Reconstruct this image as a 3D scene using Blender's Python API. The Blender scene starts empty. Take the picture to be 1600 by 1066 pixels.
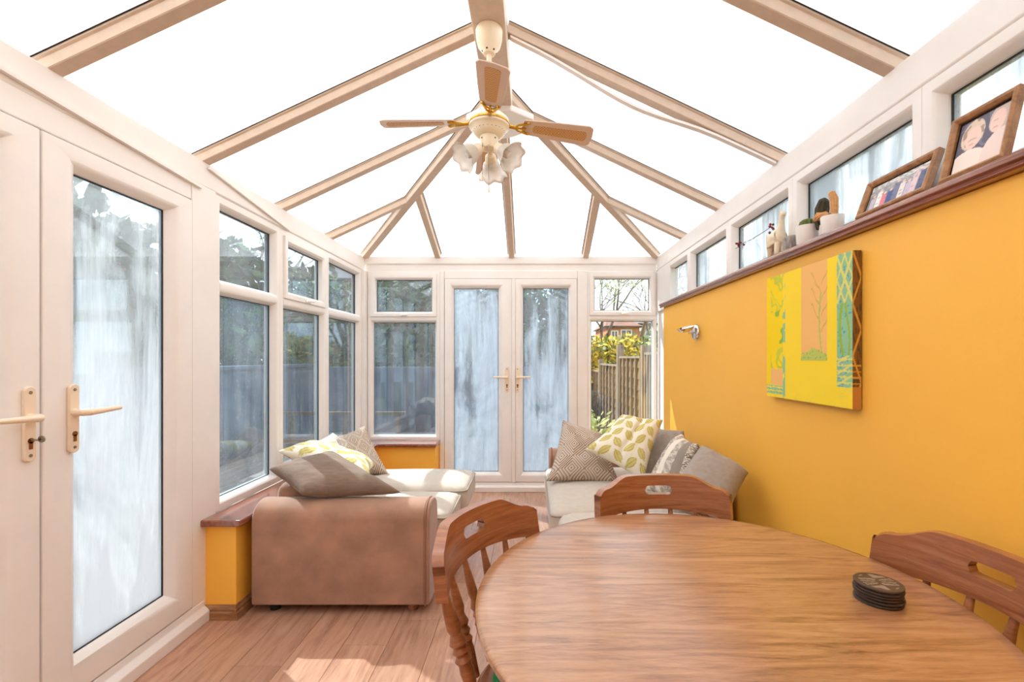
import bpy, bmesh, math, random
from mathutils import Vector, Matrix, noise as mnoise

# ------------------------------------------------------------------ camera, sky, sun, exposure
scene = bpy.context.scene
C = scene.collection
cam_d = bpy.data.cameras.new('camera'); cam = bpy.data.objects.new('camera', cam_d); C.objects.link(cam)
cam.location = (0, 0, 1.26); cam.rotation_euler = (math.pi/2, 0, 0)
cam_d.sensor_width = 36; cam_d.lens = 16
cam_d.shift_x = -30/1600; cam_d.shift_y = 27/1600; cam_d.clip_start = .02
scene.camera = cam
w = bpy.data.worlds.new('sky'); scene.world = w; w.use_nodes = True
bg = w.node_tree.nodes['Background']; bg.inputs[0].default_value = (.86, .93, 1, 1); bg.inputs[1].default_value = 1.35
sd = bpy.data.lights.new('sun', 'SUN'); sun = bpy.data.objects.new('sun', sd); C.objects.link(sun)
sd.energy = 5.4; sd.color = (1, .94, .85); sd.angle = math.radians(.7)
sun.location = (-8, 3, 12)
sun.rotation_euler = Vector((.55, -.45, -.66)).to_track_quat('-Z', 'Y').to_euler()
vs = scene.view_settings
vs.view_transform = 'Standard'; vs.look = 'None'; vs.gamma = 1; vs.use_curve_mapping = False
vs.exposure = 1.03
scene.cycles.max_bounces = 10; scene.cycles.diffuse_bounces = 6; scene.cycles.transparent_max_bounces = 16
scene.cycles.sample_clamp_indirect = 6; scene.cycles.caustics_reflective = False; scene.cycles.caustics_refractive = False

R = math.radians; PI = math.pi
rnd = random.Random(7)
# ------------------------------------------------------------------ room numbers (metres)
XL, XR, YB, YF = -1.58, 1.19, 4.307, -1.25       # frame planes left / right, back wall, wall behind
XW = 1.125                                        # painted high wall
ZE = 2.205                                        # eaves
XC, ZR, YR = -.185, 2.86, 2.70                    # ridge

# ------------------------------------------------------------------ materials
def lin(c):
    return tuple(((x/255)/12.92 if x/255 <= .04045 else ((x/255+.055)/1.055)**2.4) for x in c)
class NT:
    def __init__(s, name):
        s.m = bpy.data.materials.new(name); s.m.use_nodes = True; s.t = s.m.node_tree
        s.p = s.t.nodes['Principled BSDF']; s.o = s.t.nodes['Material Output']
    def n(s, typ, ins=None, **kw):
        x = s.t.nodes.new(typ)
        for k, v in kw.items(): setattr(x, k, v)
        for k, v in (ins or {}).items(): s.set(x, k, v)
        return x
    def set(s, x, k, v):
        if isinstance(v, bpy.types.NodeSocket): s.t.links.new(v, x.inputs[k])
        elif isinstance(v, tuple) and len(v) == 3 and x.inputs[k].type == 'RGBA': x.inputs[k].default_value = (*v, 1)
        else: x.inputs[k].default_value = v
    def ramp(s, fac, stops):
        r = s.n('ShaderNodeValToRGB', {0: fac}); e = r.color_ramp.elements
        while len(e) < len(stops): e.new(.5)
        for k, (p, c) in enumerate(stops):
            e[k].position = p; e[k].color = (*c, 1) if isinstance(c, tuple) else (c, c, c, 1)
        return r.outputs[0]
    def coords(s, scale=(1, 1, 1), out='Object', rot=(0, 0, 0), rand=False):
        tc = s.n('ShaderNodeTexCoord'); v = tc.outputs[out]
        if rand:
            oi = s.n('ShaderNodeObjectInfo')
            v = s.n('ShaderNodeVectorMath', {0: v, 1: s.n('ShaderNodeVectorMath', {0: oi.outputs['Random'], 1: (37., 11., 23.)}, operation='MULTIPLY').outputs[0]}).outputs[0]
        return s.n('ShaderNodeMapping', {0: v, 2: rot, 3: scale}).outputs[0]
    def noise(s, vec, scale=5, detail=4, rough=.55, dist=0):
        return s.n('ShaderNodeTexNoise', {'Vector': vec, 'Scale': scale, 'Detail': detail, 'Roughness': rough, 'Distortion': dist}).outputs[0]
    def bump(s, h, st=.2, d=.01):
        b = s.n('ShaderNodeBump', {'Height': h, 'Strength': st, 'Distance': d}); s.set(s.p, 'Normal', b.outputs[0])
    def mix(s, fac, a, b, mode='MIX'):
        x = s.n('ShaderNodeMix', data_type='RGBA', blend_type=mode)
        for k, v in ((0, fac), (6, a), (7, b)): s.set(x, k, v)
        return x.outputs[2]
M = {}
def plain(name, rgb, rough=.5, metal=0, var=.06, scale=6, bump=0, bscale=60, stretch=(1, 1, 1), spec=.5, sheen=0):
    t = NT(name); c = lin(rgb); v = t.coords(stretch)
    f = t.noise(v, scale)
    t.set(t.p, 'Base Color', t.ramp(f, [(.3, tuple(x*(1-var) for x in c)), (.7, tuple(min(1, x*(1+var)) for x in c))]))
    t.set(t.p, 'Roughness', rough); t.set(t.p, 'Metallic', metal); t.set(t.p, 'Specular IOR Level', spec)
    if sheen: t.set(t.p, 'Sheen Weight', sheen)
    if bump: t.bump(t.noise(v, bscale, 3), bump, .004)
    M[name] = t.m; return t
def wood(name, dark, mid, light, scale=(1.5, 14, 1.5), rough=.35, rand=False, contrast=(.3, .52, .72), coat=0, fig=6., bump=.05):
    t = NT(name); v = t.coords(scale, rand=rand)
    a = t.noise(v, 2.2, 6, .6, 1.4); b = t.noise(v, fig*3, 3, .6, .3)
    f = t.n('ShaderNodeMath', {0: t.n('ShaderNodeMath', {0: a, 1: .75}, operation='MULTIPLY').outputs[0], 1: t.n('ShaderNodeMath', {0: b, 1: .25}, operation='MULTIPLY').outputs[0]}).outputs[0]
    col = t.ramp(f, [(contrast[0], lin(dark)), (contrast[1], lin(mid)), (contrast[2], lin(light))])
    if rand:
        oi = t.n('ShaderNodeObjectInfo')
        k = t.ramp(oi.outputs['Random'], [(0, .86), (1, 1.08)])
        col = t.mix(1.0, col, k, 'MULTIPLY')
    t.set(t.p, 'Base Color', col); t.set(t.p, 'Roughness', rough)
    if coat: t.set(t.p, 'Coat Weight', coat); t.set(t.p, 'Coat Roughness', .16)
    t.bump(b, bump, .002); M[name] = t.m; return t
plain('pvc', (238, 233, 228), .32, var=.025, scale=3, stretch=(2, 2, 2))
plain('pvc_roof', (206, 184, 162), .4, var=.06, scale=4, stretch=(6, 6, 6))
plain('pvc_cream', (238, 216, 190), .3, var=.02)
plain('gasket', (34, 32, 32), .6)
plain('rubber_grey', (150, 150, 152), .5)
plain('orange_paint', (255, 190, 72), .55, var=.03, scale=2, bump=.06, bscale=120)
plain('plaster', (238, 226, 210), .7, var=.03)
wood('sill_wood', (104, 50, 32), (142, 78, 54), (172, 106, 78), (10, 1.2, 10), .18, coat=1.0)
wood('skirting_wood', (112, 72, 42), (158, 112, 74), (186, 142, 100), (2, 12, 12), .4)
wood('table_wood', (126, 80, 48), (168, 117, 76), (188, 140, 100), (1.5, 15, 6), .3, coat=.6, contrast=(.34, .5, .66), fig=9.)
wood('chair_wood', (118, 66, 36), (158, 96, 58), (184, 120, 78), (3, 3, 12), .3, coat=.35, rand=False)
wood('chair_rail_wood', (124, 70, 42), (160, 98, 62), (180, 120, 82), (2.2, 2.2, 26), .28, coat=.4)
wood('floor_wood', (150, 106, 84), (188, 142, 116), (204, 162, 136), (11, 1.1, 5), .3, rand=True, coat=.25, contrast=(.3, .5, .72))
wood('frame_wood', (124, 80, 44), (164, 116, 70), (196, 150, 104), (8, 8, 8), .4)
wood('deck_wood', (84, 76, 70), (120, 112, 104), (146, 138, 130), (14, 1, 2), .7, rand=True)
wood('fence_wood', (74, 58, 40), (104, 84, 60), (136, 116, 90), (3, 1, 10), .85, rand=True)
wood('fence_post_wood', (92, 82, 70), (122, 112, 100), (150, 142, 132), (10, 10, 1), .85, rand=True)
plain('suede', (166, 124, 100), .85, var=.2, scale=7, bump=.12, bscale=220, sheen=.35)
plain('suede_dark', (150, 104, 80), .8, var=.1)
plain('linen', (200, 188, 174), .9, var=.05, scale=30, bump=.35, bscale=380, sheen=.2)
plain('linen_piping', (168, 156, 144), .85)
plain('taupe_fabric', (126, 102, 84), .9, var=.14, scale=24, bump=.35, bscale=300, stretch=(1, 4, 4), sheen=.2)
plain('grey_fabric', (158, 146, 136), .9, var=.1, scale=40, bump=.3, bscale=320, sheen=.2)
plain('pale_fabric', (218, 208, 196), .9, var=.05, scale=40, bump=.3, bscale=320)
plain('green_pad', (26, 122, 66), .85, var=.1, bump=.2, bscale=200)
plain('brass', (206, 160, 60), .22, metal=1)
plain('aged_brass', (150, 98, 60), .3, metal=1)
plain('chrome', (225, 225, 228), .08, metal=1)
plain('steel', (150, 140, 125), .3, metal=1)
plain('fan_cream', (246, 232, 204), .28, var=.02)
plain('fan_blade', (224, 200, 180), .4, var=.03)
plain('dark_slot', (40, 34, 30), .6)
plain('black_foot', (24, 22, 22), .5)
plain('white_ceramic', (240, 236, 230), .25, var=.02)
plain('giraffe_cream', (236, 220, 192), .6, var=.07, scale=60)
plain('giraffe_spot', (204, 176, 138), .6)
plain('bark_grey', (150, 142, 136), .9, var=.4, scale=40, bump=.8, bscale=60, stretch=(3, 1, 1))
plain('cactus_green', (92, 104, 40), .7, var=.2, scale=60, bump=.4, bscale=120)
plain('cactus_dark', (64, 56, 34), .7, var=.3, scale=60, bump=.4, bscale=120)
plain('cactus_tan', (214, 160, 104), .9, var=.15, scale=80, bump=.6, bscale=160)
plain('cactus_stem', (132, 84, 44), .8, var=.15)
plain('soil', (70, 54, 44), .95, var=.2, scale=60)
plain('twig', (96, 70, 48), .8)
plain('red_petal', (126, 28, 30), .6, var=.2, scale=90)
plain('coaster_dark', (62, 48, 42), .45, var=.2, scale=40)
plain('canvas_back', (70, 40, 22), .8)
plain('lawn', (70, 84, 46), .95, var=.25, scale=3, bump=.5, bscale=40)
plain('gravel', (110, 108, 104), .95, var=.15, scale=30)
plain('grey_render', (84, 92, 106), .9, var=.12, scale=1.3)
plain('white_render', (226, 226, 222), .9, var=.05)
plain('coping', (150, 146, 142), .9)
plain('brick_red', (176, 106, 80), .9, var=.16, scale=14)
plain('roof_tile', (120, 84, 72), .9, var=.2, scale=12)
plain('slate_tile', (92, 92, 98), .85, var=.2, scale=12)
plain('dark_glass', (52, 62, 72), .08, var=.15)
plain('bark', (112, 96, 80), .95, var=.25, scale=20)
plain('leaf_yellow', (206, 180, 40), .7, var=.4, scale=4)
plain('leaf_green', (62, 92, 42), .7, var=.4, scale=4)
plain('leaf_dark', (30, 60, 40), .7, var=.4, scale=3)
plain('leaf_pale', (170, 178, 104), .7, var=.3, scale=6)
plain('plant_pot', (70, 72, 74), .6)
# rattan
t = NT('rattan'); v = t.coords((1, 1, 1))
wv = t.n('ShaderNodeTexChecker', {'Vector': v, 'Color1': lin((226, 182, 122)), 'Color2': lin((194, 142, 84)), 'Scale': 160.})
t.set(t.p, 'Base Color', wv.outputs[0]); t.set(t.p, 'Roughness', .6); t.bump(wv.outputs[1], .4, .002); M['rattan'] = t.m
# printed / painted things read their own colour attribute
def attr_mat(name, rough=.8, bump=0, bscale=300, spec=.3):
    t = NT(name); a = t.n('ShaderNodeVertexColor', layer_name='print')
    t.set(t.p, 'Base Color', a.outputs[0]); t.set(t.p, 'Roughness', rough); t.set(t.p, 'Specular IOR Level', spec)
    if bump: t.bump(t.noise(t.coords(), bscale, 3), bump, .003)
    M[name] = t.m
attr_mat('printed_fabric', .9, .3); attr_mat('painted_canvas', .75, .15, 500); attr_mat('photo_print', .25)
# glass: mirror by fresnel over transparency, plus films of condensation and specks
def glass(name, fog=0.0, streak=9., specks=0.0, tint=(.93, .97, .98), lo=.4, hi=.62, axis='x', fogcol=(.9, .94, 1), grad=None, ior=1.85):
    t = NT(name); t.t.nodes.remove(t.p)
    tr = t.n('ShaderNodeBsdfTransparent', {0: tint}); gl = t.n('ShaderNodeBsdfGlossy', {0: (1, 1, 1), 'Roughness': 0.0})
    lw = t.n('ShaderNodeLayerWeight', {0: .5}).outputs['Facing']
    f5 = t.n('ShaderNodeMath', {0: lw, 1: 5.0}, operation='POWER').outputs[0]; F0 = ((ior-1)/(ior+1))**2
    fr = t.n('ShaderNodeMapRange', {0: f5, 1: 0., 2: 1., 3: F0, 4: 1.})
    base = t.n('ShaderNodeMixShader', {0: fr.outputs[0], 1: tr.outputs[0], 2: gl.outputs[0]}).outputs[0]
    if fog or specks:
        df = t.n('ShaderNodeBsdfDiffuse', {0: fogcol}); tl = t.n('ShaderNodeBsdfTranslucent', {0: fogcol})
        fb = t.n('ShaderNodeMixShader', {0: .72, 1: df.outputs[0], 2: tl.outputs[0]}).outputs[0]
        fac = None
        if fog:
            a = t.noise(t.coords((streak, streak, .8)), 1.0, 6, .65, .5)
            b = t.noise(t.coords((1.6, 1.6, .9)), 1.7, 4, .6, .6)
            s_ = t.n('ShaderNodeMath', {0: t.n('ShaderNodeMath', {0: a, 1: .5}, operation='MULTIPLY').outputs[0], 1: t.n('ShaderNodeMath', {0: b, 1: .5}, operation='MULTIPLY').outputs[0]}).outputs[0]
            if grad:   # thicker mist between two heights
                z = t.n('ShaderNodeSeparateXYZ', {0: t.coords()}).outputs[2]
                g = t.n('ShaderNodeMapRange', {0: z, 1: grad[0], 2: grad[1], 3: grad[2], 4: grad[3]}).outputs[0]
                s_ = t.n('ShaderNodeMath', {0: s_, 1: g}).outputs[0]
            fac = t.ramp(s_, [(lo, fog*.12), (hi, fog)])
        if specks:
            sp = t.ramp(t.noise(t.coords((1, 1, 1)), 130, 2, .5), [(.66, 0.), (.74, specks)])
            fac = sp if fac is None else t.n('ShaderNodeMath', {0: fac, 1: sp}, operation='MAXIMUM').outputs[0]
        base = t.n('ShaderNodeMixShader', {0: fac, 1: base, 2: fb}).outputs[0]
    t.set(t.o, 0, base); M[name] = t.m
glass('clear_glass', specks=.25)
glass('rain_glass', fog=.10, specks=.40, streak=14, lo=.44, hi=.68, tint=(.72, .80, .85), ior=1.8)
glass('misted_glass', fog=.95, streak=10, lo=.42, hi=.60, fogcol=(.52, .58, .65), tint=(.66, .75, .82), grad=(.3, 1.9, .05, -.07))
glass('misted_door_glass', fog=.97, streak=9, lo=.42, hi=.62, grad=(.2, 1.5, .16, -.05), fogcol=(.62, .66, .70), tint=(.75, .82, .86))
glass('streaky_glass', fog=.9, streak=16, lo=.44, hi=.60, fogcol=(.56, .62, .68))
glass('vase_glass', ior=1.45, tint=(.96, .98, .98))
# roof sheet: fluted white polycarbonate
t = NT('polycarbonate'); t.t.nodes.remove(t.p)
wv = t.n('ShaderNodeTexWave', {'Vector': t.coords((1, 1, 1), 'UV'), 'Scale': 16., 'Distortion': 0.})
col = t.ramp(wv.outputs[1], [(0, (.90, .91, .93)), (1, (.97, .97, .98))])
tl = t.n('ShaderNodeBsdfTranslucent', {0: col}); df = t.n('ShaderNodeBsdfDiffuse', {0: (.85, .85, .86)})
t.set(t.o, 0, t.n('ShaderNodeMixShader', {0: .34, 1: tl.outputs[0], 2: df.outputs[0]}).outputs[0]); M['polycarbonate'] = t.m
# frosted lamp glass
t = NT('frosted_glass')
for k, v in (('Base Color', lin((252, 244, 230))), ('Roughness', .35), ('Transmission Weight', .35), ('Alpha', .8)): t.set(t.p, k, v)
M['frosted_glass'] = t.m

# ------------------------------------------------------------------ mesh building
class MB:
    def __init__(s): s.v = []; s.f = []; s.uv = None
    def add(s, vs_, fs):
        o = len(s.v); s.v += [tuple(x) for x in vs_]; s.f += [tuple(i+o for i in q) for q in fs]; return s
    def box(s, a, b):
        x0, y0, z0 = a; x1, y1, z1 = b
        return s.add([(x0,y0,z0),(x1,y0,z0),(x1,y1,z0),(x0,y1,z0),(x0,y0,z1),(x1,y0,z1),(x1,y1,z1),(x0,y1,z1)],
                     [(0,3,2,1),(4,5,6,7),(0,1,5,4),(1,2,6,5),(2,3,7,6),(3,0,4,7)])
    def prism(s, poly, a, b):             # poly of 3D points at a, extruded by vector b
        n = len(poly); b = Vector(b); p = [Vector(q)+Vector(a) for q in poly]
        return s.add([*p, *[q+b for q in p]], [tuple(range(n))[::-1], tuple(range(n, 2*n))] + [(i, (i+1) % n, n+(i+1) % n, n+i) for i in range(n)])
    def beam(s, p0, p1, sec, up=(0, 0, 1)):   # section [(side, up)] swept from p0 to p1
        p0 = Vector(p0); p1 = Vector(p1); d = (p1-p0).normalized(); sd_ = d.cross(Vector(up)).normalized(); u = sd_.cross(d)
        n = len(sec); q = [p0+sd_*a+u*b for a, b in sec] + [p1+sd_*a+u*b for a, b in sec]
        return s.add(q, [tuple(range(n)), tuple(range(n, 2*n))[::-1]] + [(i, n+i, n+(i+1) % n, (i+1) % n) for i in range(n)])
    def tube(s, pts, r, n=8, cap=True):
        pts = [Vector(p) for p in pts]; k = len(pts); rr = r if isinstance(r, (list, tuple)) else [r]*k
        vv = []; ref = None
        for i, p in enumerate(pts):
            d = (pts[min(i+1, k-1)]-pts[max(i-1, 0)]).normalized()
            if ref is None: ref = Vector((0, 0, 1)) if abs(d.z) < .9 else Vector((1, 0, 0))
            a = d.cross(ref).normalized(); b = d.cross(a).normalized(); ref = -b if False else ref
            vv += [p+(a*math.cos(2*PI*j/n)+b*math.sin(2*PI*j/n))*rr[i] for j in range(n)]
        f = [(i*n+j, i*n+(j+1) % n, (i+1)*n+(j+1) % n, (i+1)*n+j) for i in range(k-1) for j in range(n)]
        if cap: f += [tuple(range(n))[::-1], tuple(range((k-1)*n, k*n))]
        return s.add(vv, f)
    def lathe(s, prof, c=(0, 0, 0), axis=(0, 0, 1), n=20, wav=None):   # prof [(radius, height)]
        ax = Vector(axis).normalized(); ref = Vector((1, 0, 0)) if abs(ax.x) < .9 else Vector((0, 1, 0))
        a = ax.cross(ref).normalized(); b = ax.cross(a); c = Vector(c); vv = []
        for r, h in prof:
            for j in range(n):
                t_ = 2*PI*j/n; dh, dr = wav(h, t_) if wav else (0, 1)
                vv.append(c+ax*(h+dh)+(a*math.cos(t_)+b*math.sin(t_))*max(r*dr, 1e-5))
        k = len(prof)
        f = [(i*n+j, i*n+(j+1) % n, (i+1)*n+(j+1) % n, (i+1)*n+j) for i in range(k-1) for j in range(n)]
        if prof[0][0] > 1e-4: f.append(tuple(range(n))[::-1])
        if prof[-1][0] > 1e-4: f.append(tuple(range((k-1)*n, k*n)))
        return s.add(vv, f)
    def ring(s, T, u0, u1, v0, v1, prof):      # mitred frame; prof [(inset, depth)] closed
        vv = []
        for i, d in prof:
            vv += [T(u0+i, v0+i, d), T(u1-i, v0+i, d), T(u1-i, v1-i, d), T(u0+i, v1-i, d)]
        k = len(prof)
        return s.add(vv, [(a*4+j, a*4+(j+1) % 4, ((a+1) % k)*4+(j+1) % 4, ((a+1) % k)*4+j) for a in range(k) for j in range(4)])
    def softbox(s, c, h, r, n=8, puff=0, sag=0):     # rounded cushion block
        c = Vector(c); h = Vector(h); vv = {}; vl = []; fl = []
        def key(p):
            k = tuple(round(x, 5) for x in p)
            if k not in vv:
                q = Vector((p[0]*h.x, p[1]*h.y, p[2]*h.z)); e = Vector((max(h.x-r, 0), max(h.y-r, 0), max(h.z-r, 0)))
                cl = Vector((max(-e.x, min(e.x, q.x)), max(-e.y, min(e.y, q.y)), max(-e.z, min(e.z, q.z))))
                d = q-cl; q2 = cl + (d.normalized()*min(r, max(h)) if d.length > 1e-9 else d)
                bl = (1-p[0]**2)*(1-p[1]**2)
                q2.z += puff*bl*(1 if p[2] > 0 else .2 if p[2] < 0 else 0)
                vv[k] = len(vl); vl.append(c+q2)
            return vv[k]
        g = [math.sin((-1+2*i/n)*PI/2) for i in range(n+1)]
        for ax in range(3):
            for sg in (-1, 1):
                for i in range(n):
                    for j in range(n):
                        q = []
                        for a, b in ((g[i], g[j]), (g[i+1], g[j]), (g[i+1], g[j+1]), (g[i], g[j+1])):
                            p = [0, 0, 0]; p[ax] = sg; p[(ax+1) % 3] = a; p[(ax+2) % 3] = b; q.append(key(p))
                        fl.append(tuple(q if sg > 0 else q[::-1]))
        return s.add(vl, fl)
    def build(s, name, mat, parent=None, smooth=False, bevel=0, seg=2, normals=True, base=None):
        me = bpy.data.meshes.new(name); me.from_pydata(s.v, [], s.f)
        if normals and len(s.f) < 40000:
            bm = bmesh.new(); bm.from_mesh(me); bmesh.ops.recalc_face_normals(bm, faces=bm.faces); bm.to_mesh(me); bm.free()
        me.materials.append(M[mat] if isinstance(mat, str) else mat)
        o = bpy.data.objects.new(name, me); C.objects.link(o)
        if smooth:
            me.polygons.foreach_set('use_smooth', [True]*len(me.polygons))
            if smooth != 'all':
                try: me.set_sharp_from_angle(angle=R(40))
                except Exception: pass
        if bevel:
            b = o.modifiers.new('bevel', 'BEVEL'); b.width = bevel; b.segments = seg; b.limit_method = 'ANGLE'; b.angle_limit = R(35)
            me.polygons.foreach_set('use_smooth', [True]*len(me.polygons))
            wn = o.modifiers.new('wn', 'WEIGHTED_NORMAL'); wn.keep_sharp = True
        if parent is not None: adopt(o, parent)
        return o
def wpos(o):
    m = o.matrix_basis.copy()
    if o.parent: m = wpos(o.parent) @ o.matrix_parent_inverse @ m
    return m
def adopt(o, parent):
    o.parent = parent; o.matrix_parent_inverse = wpos(parent).inverted()
def tag(o, label=None, cat=None, group=None, kind=None):
    for k, v in (('label', label), ('category', cat), ('group', group), ('kind', kind)):
        if v: o[k] = v
    return o
def empty(name, loc=(0, 0, 0), label=None, cat=None, group=None, kind=None, rz=0):
    o = bpy.data.objects.new(name, None); o.empty_display_size = .1; C.objects.link(o)
    o.location = loc; o.rotation_euler = (0, 0, rz)
    return tag(o, label, cat, group, kind)
def copy_tree(o, parent=None, kids=None):
    c = o.copy(); C.objects.link(c); c.parent = parent
    for ch in [x for x in C.objects if x.parent == o]: copy_tree(ch, c)
    return c
def paint(o, fn):          # per-corner colours from a function of the vertex position index
    me = o.data; a = me.color_attributes.new('print', 'FLOAT_COLOR', 'POINT')
    buf = []
    for i in range(len(me.vertices)): buf += [*fn(i), 1.0]
    a.data.foreach_set('color', buf)

# ================================================================== STRUCTURE
# ---- floor of laminate planks
floor = MB().box((XL-.08, YF, -.05), (1.5, YB+.06, -.012)).build('floor', 'soil'); tag(floor, 'warm oak laminate floor of staggered planks', 'floor', kind='structure')
pw, pl = .193, 1.29
protos = {}
ncol = int((XW+.1-(XL+.0))/pw)+2
for i in range(ncol):
    x0 = XL-.02+i*pw; x1 = min(x0+pw, 1.2)
    if x1-x0 < .02: continue
    y = YF - rnd.random()*pl*.9
    while y < YB:
        a, b = max(y, YF), min(y+pl, YB+.02)
        if b-a > .05:
            L = round(b-a, 3); W = round(x1-x0, 3); key = (L, W)
            if key not in protos:
                o = MB().box((.0006, .0006, -.012), (W-.0006, L-.0006, 0)).build('plank', 'floor_wood', bevel=.0012, seg=1); protos[key] = o
            else:
                o = protos[key].copy(); C.objects.link(o)
            o.location = (x0, a, 0); o.parent = floor
        y += pl
# ---- left dwarf wall, back dwarf wall, high right wall, wall behind
wl = MB().box((-1.64, 2.20, 0), (-1.427, YB-.02, .455)).build('wall_left', 'orange_paint', bevel=.004); tag(wl, 'low orange wall under the left windows', 'wall', kind='structure')
wb = MB().box((-1.43, 4.14, 0), (-.872, YB+.06, .455)).build('wall_back', 'orange_paint', bevel=.004); tag(wb, 'low orange wall under the back left window', 'wall', kind='structure')
wr = MB().box((XW, YF, 0), (1.5, 3.87, 1.688)).build('wall_right', 'orange_paint', bevel=.004); tag(wr, 'tall orange painted wall with high windows above', 'wall', kind='structure')
wr2 = MB().box((1.215, 3.872, 0), (1.5, YB+.06, 1.70)).build('wall_return', 'pvc'); tag(wr2, 'white clad return in the back right corner', 'wall', kind='structure')
wf = MB().box((XL-.1, YF-.2, 0), (1.5, YF, 3.0)).build('wall_front', 'plaster'); tag(wf, 'pale plaster house wall behind the viewer', 'wall', kind='structure')
wl2 = MB().box((XL-.08, YF, 0), (XL, -.02, ZE)).build('wall_left_rear', 'plaster'); tag(wl2, 'pale plaster wall beside the left doors', 'wall', kind='structure')
# sills
def sill(name, poly, z0, z1, label):
    o = MB().prism([(x, y, 0) for x, y in poly], (0, 0, z0), (0, 0, z1-z0)).build(name, 'sill_wood', bevel=.008, seg=3)
    return tag(o, label, 'window sill', kind='structure')
sill('trim_1', [(-1.58, 2.165), (-1.385, 2.165), (-1.385, 4.10), (-.858, 4.10), (-.858, 4.307), (-1.58, 4.307)], .455, .487, 'reddish wooden sill on the low orange wall')
o = MB().prism([(1.19, 0, 1.688), (1.1, 0, 1.688), (1.092, 0, 1.694), (1.098, 0, 1.702), (1.088, 0, 1.708), (1.088, 0, 1.72), (1.096, 0, 1.728), (1.30, 0, 1.728), (1.30, 0, 1.688)], (0, YF, 0), (0, 3.885-YF, 0)).build('trim_2', 'sill_wood', bevel=.002)
tag(o, 'moulded reddish wooden shelf along the top of the orange wall', 'shelf', kind='structure')
# skirting on the low wall
o = empty('baseboard_left', (-1.41, 3, 0), 'stained wooden skirting round the low orange wall', 'skirting', kind='structure')
sk = [(0, 0), (.016, 0), (.016, .035), (.011, .04), (.013, .052), (.006, .062), (.004, .07), (0, .07)]
MB().prism([(-1.60+0*a, 2.20-a, z) for a, z in sk], (0, 0, 0), (.1725, 0, 0)).build('skirting_end', 'skirting_wood', o)
MB().prism([(-1.427+a, 2.184, z) for a, z in sk], (0, 0, 0), (0, 1.95, 0)).build('skirting_side', 'skirting_wood', o)

# ---- roof
ceil = empty('ceiling', (XC, 2, ZE), 'white polycarbonate hipped roof with cream glazing bars', 'roof', kind='structure')
sl = (ZR-ZE)/(XC-XL); sr = (ZR-ZE)/(XR-XC); sh = (ZR-ZE)/(YB-YR)
zl = lambda x: ZE+(x-XL)*sl
zr_ = lambda x: ZE+(XR-x)*sr
zh = lambda y: ZE+(YB-y)*sh
hipxl = lambda y: XL+(YB-y)/(YB-YR)*(XC-XL)
hipxr = lambda y: XR-(YB-y)/(YB-YR)*(XR-XC)
bars = [1.51-.7*k for k in range(4, -1, -1)]+[2.21, 2.91, 3.61]
LIFT = .052
def sheet(poly, axis, nrm):
    mb = MB(); n = len(poly); t_ = Vector(nrm).normalized()*.016
    p = [Vector(q)+Vector((0, 0, LIFT)) for q in poly]
    mb.add([*p, *[q+t_ for q in p]], [tuple(range(n)), tuple(range(n, 2*n))[::-1]]+[(i, (i+1) % n, n+(i+1) % n, n+i) for i in range(n)])
    o = mb.build('roof_panel', 'polycarbonate', ceil)
    uv = o.data.uv_layers.new(name='UVMap')
    for l in o.data.loops:
        q = o.data.vertices[l.vertex_index].co; uv.data[l.index].uv = (q[axis], 0)
    return o
ys = [YF]+bars+[YB]
for a, b in zip(ys, ys[1:]):
    for side in (0, 1):
        xe = (XL-.12, XR+.12)[side]; zf = (zl, zr_)[side]; hx = (hipxl, hipxr)[side]
        pts = [(xe, a), (xe, b)]
        if b > YR: pts.append((hx(b), b) if b < YB else (hx(YB), YB))
        if b > YR > a: pts.append((XC, YR))
        pts.append((XC, a) if a < YR else (hx(a), a))
        if b <= YR: pts.insert(2, (XC, b))
        sheet([(x, y, zf(x)) for x, y in pts], 1, (-sl if side == 0 else sr, 0, 1))
hb = [XL, -.885, XC, .515, XR]
for a, b in zip(hb, hb[1:]):
    ya = YB-(YB-YR)*((a-XL)/(XC-XL) if a <= XC else (XR-a)/(XR-XC)); yb_ = YB-(YB-YR)*((b-XL)/(XC-XL) if b <= XC else (XR-b)/(XR-XC))
    pts = [(a, YB+.12), (b, YB+.12), (b, yb_), (a, ya)]
    sheet([(x, y, zh(y)) for x, y in pts], 0, (0, sh, 1))
bsec = [(-.034, LIFT), (-.034, .040), (-.027, .036), (-.026, .003), (-.023, 0), (.023, 0), (.026, .003), (.027, .036), (.034, .040), (.034, LIFT)]
def bar(p0, p1, name='glazing_bar', k=1.0):
    up = (0, 0, 1)
    o = MB().beam(p0, p1, [(a*k, b) for a, b in bsec], up).build(name, 'pvc_roof', ceil)
    for sgn in (-1, 1):
        MB().beam(p0, p1, [(sgn*.0345*k, LIFT), (sgn*.0345*k, LIFT-.006), (sgn*.039*k, LIFT-.006), (sgn*.039*k, LIFT)], up).build('gasket', 'gasket', o)
for y in bars:
    for side in (0, 1):
        x0 = (XL-.05, XR+.05)[side]; zf = (zl, zr_)[side]; hx = (hipxl, hipxr)[side]
        x1 = (XC-.06, XC+.06)[side] if y < YR else hx(y)
        bar((x0, y, zf(x0)), (x1, y, zf(x1)))
for x in (-.885, XC, .515):
    y1 = YB-(YB-YR)*((x-XL)/(XC-XL) if x <= XC else (XR-x)/(XR-XC))
    y1 = max(y1, YR+.1)
    bar((x, YB-.005, zh(YB)), (x, y1, zh(y1)))
bar((XL+.01, YB-.01, ZE-.004), (XC-.03, YR+.05, ZR-.03), 'hip_bar', 1.15)
bar((XR-.01, YB-.01, ZE-.004), (XC+.03, YR+.05, ZR-.03), 'hip_bar', 1.15)
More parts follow.
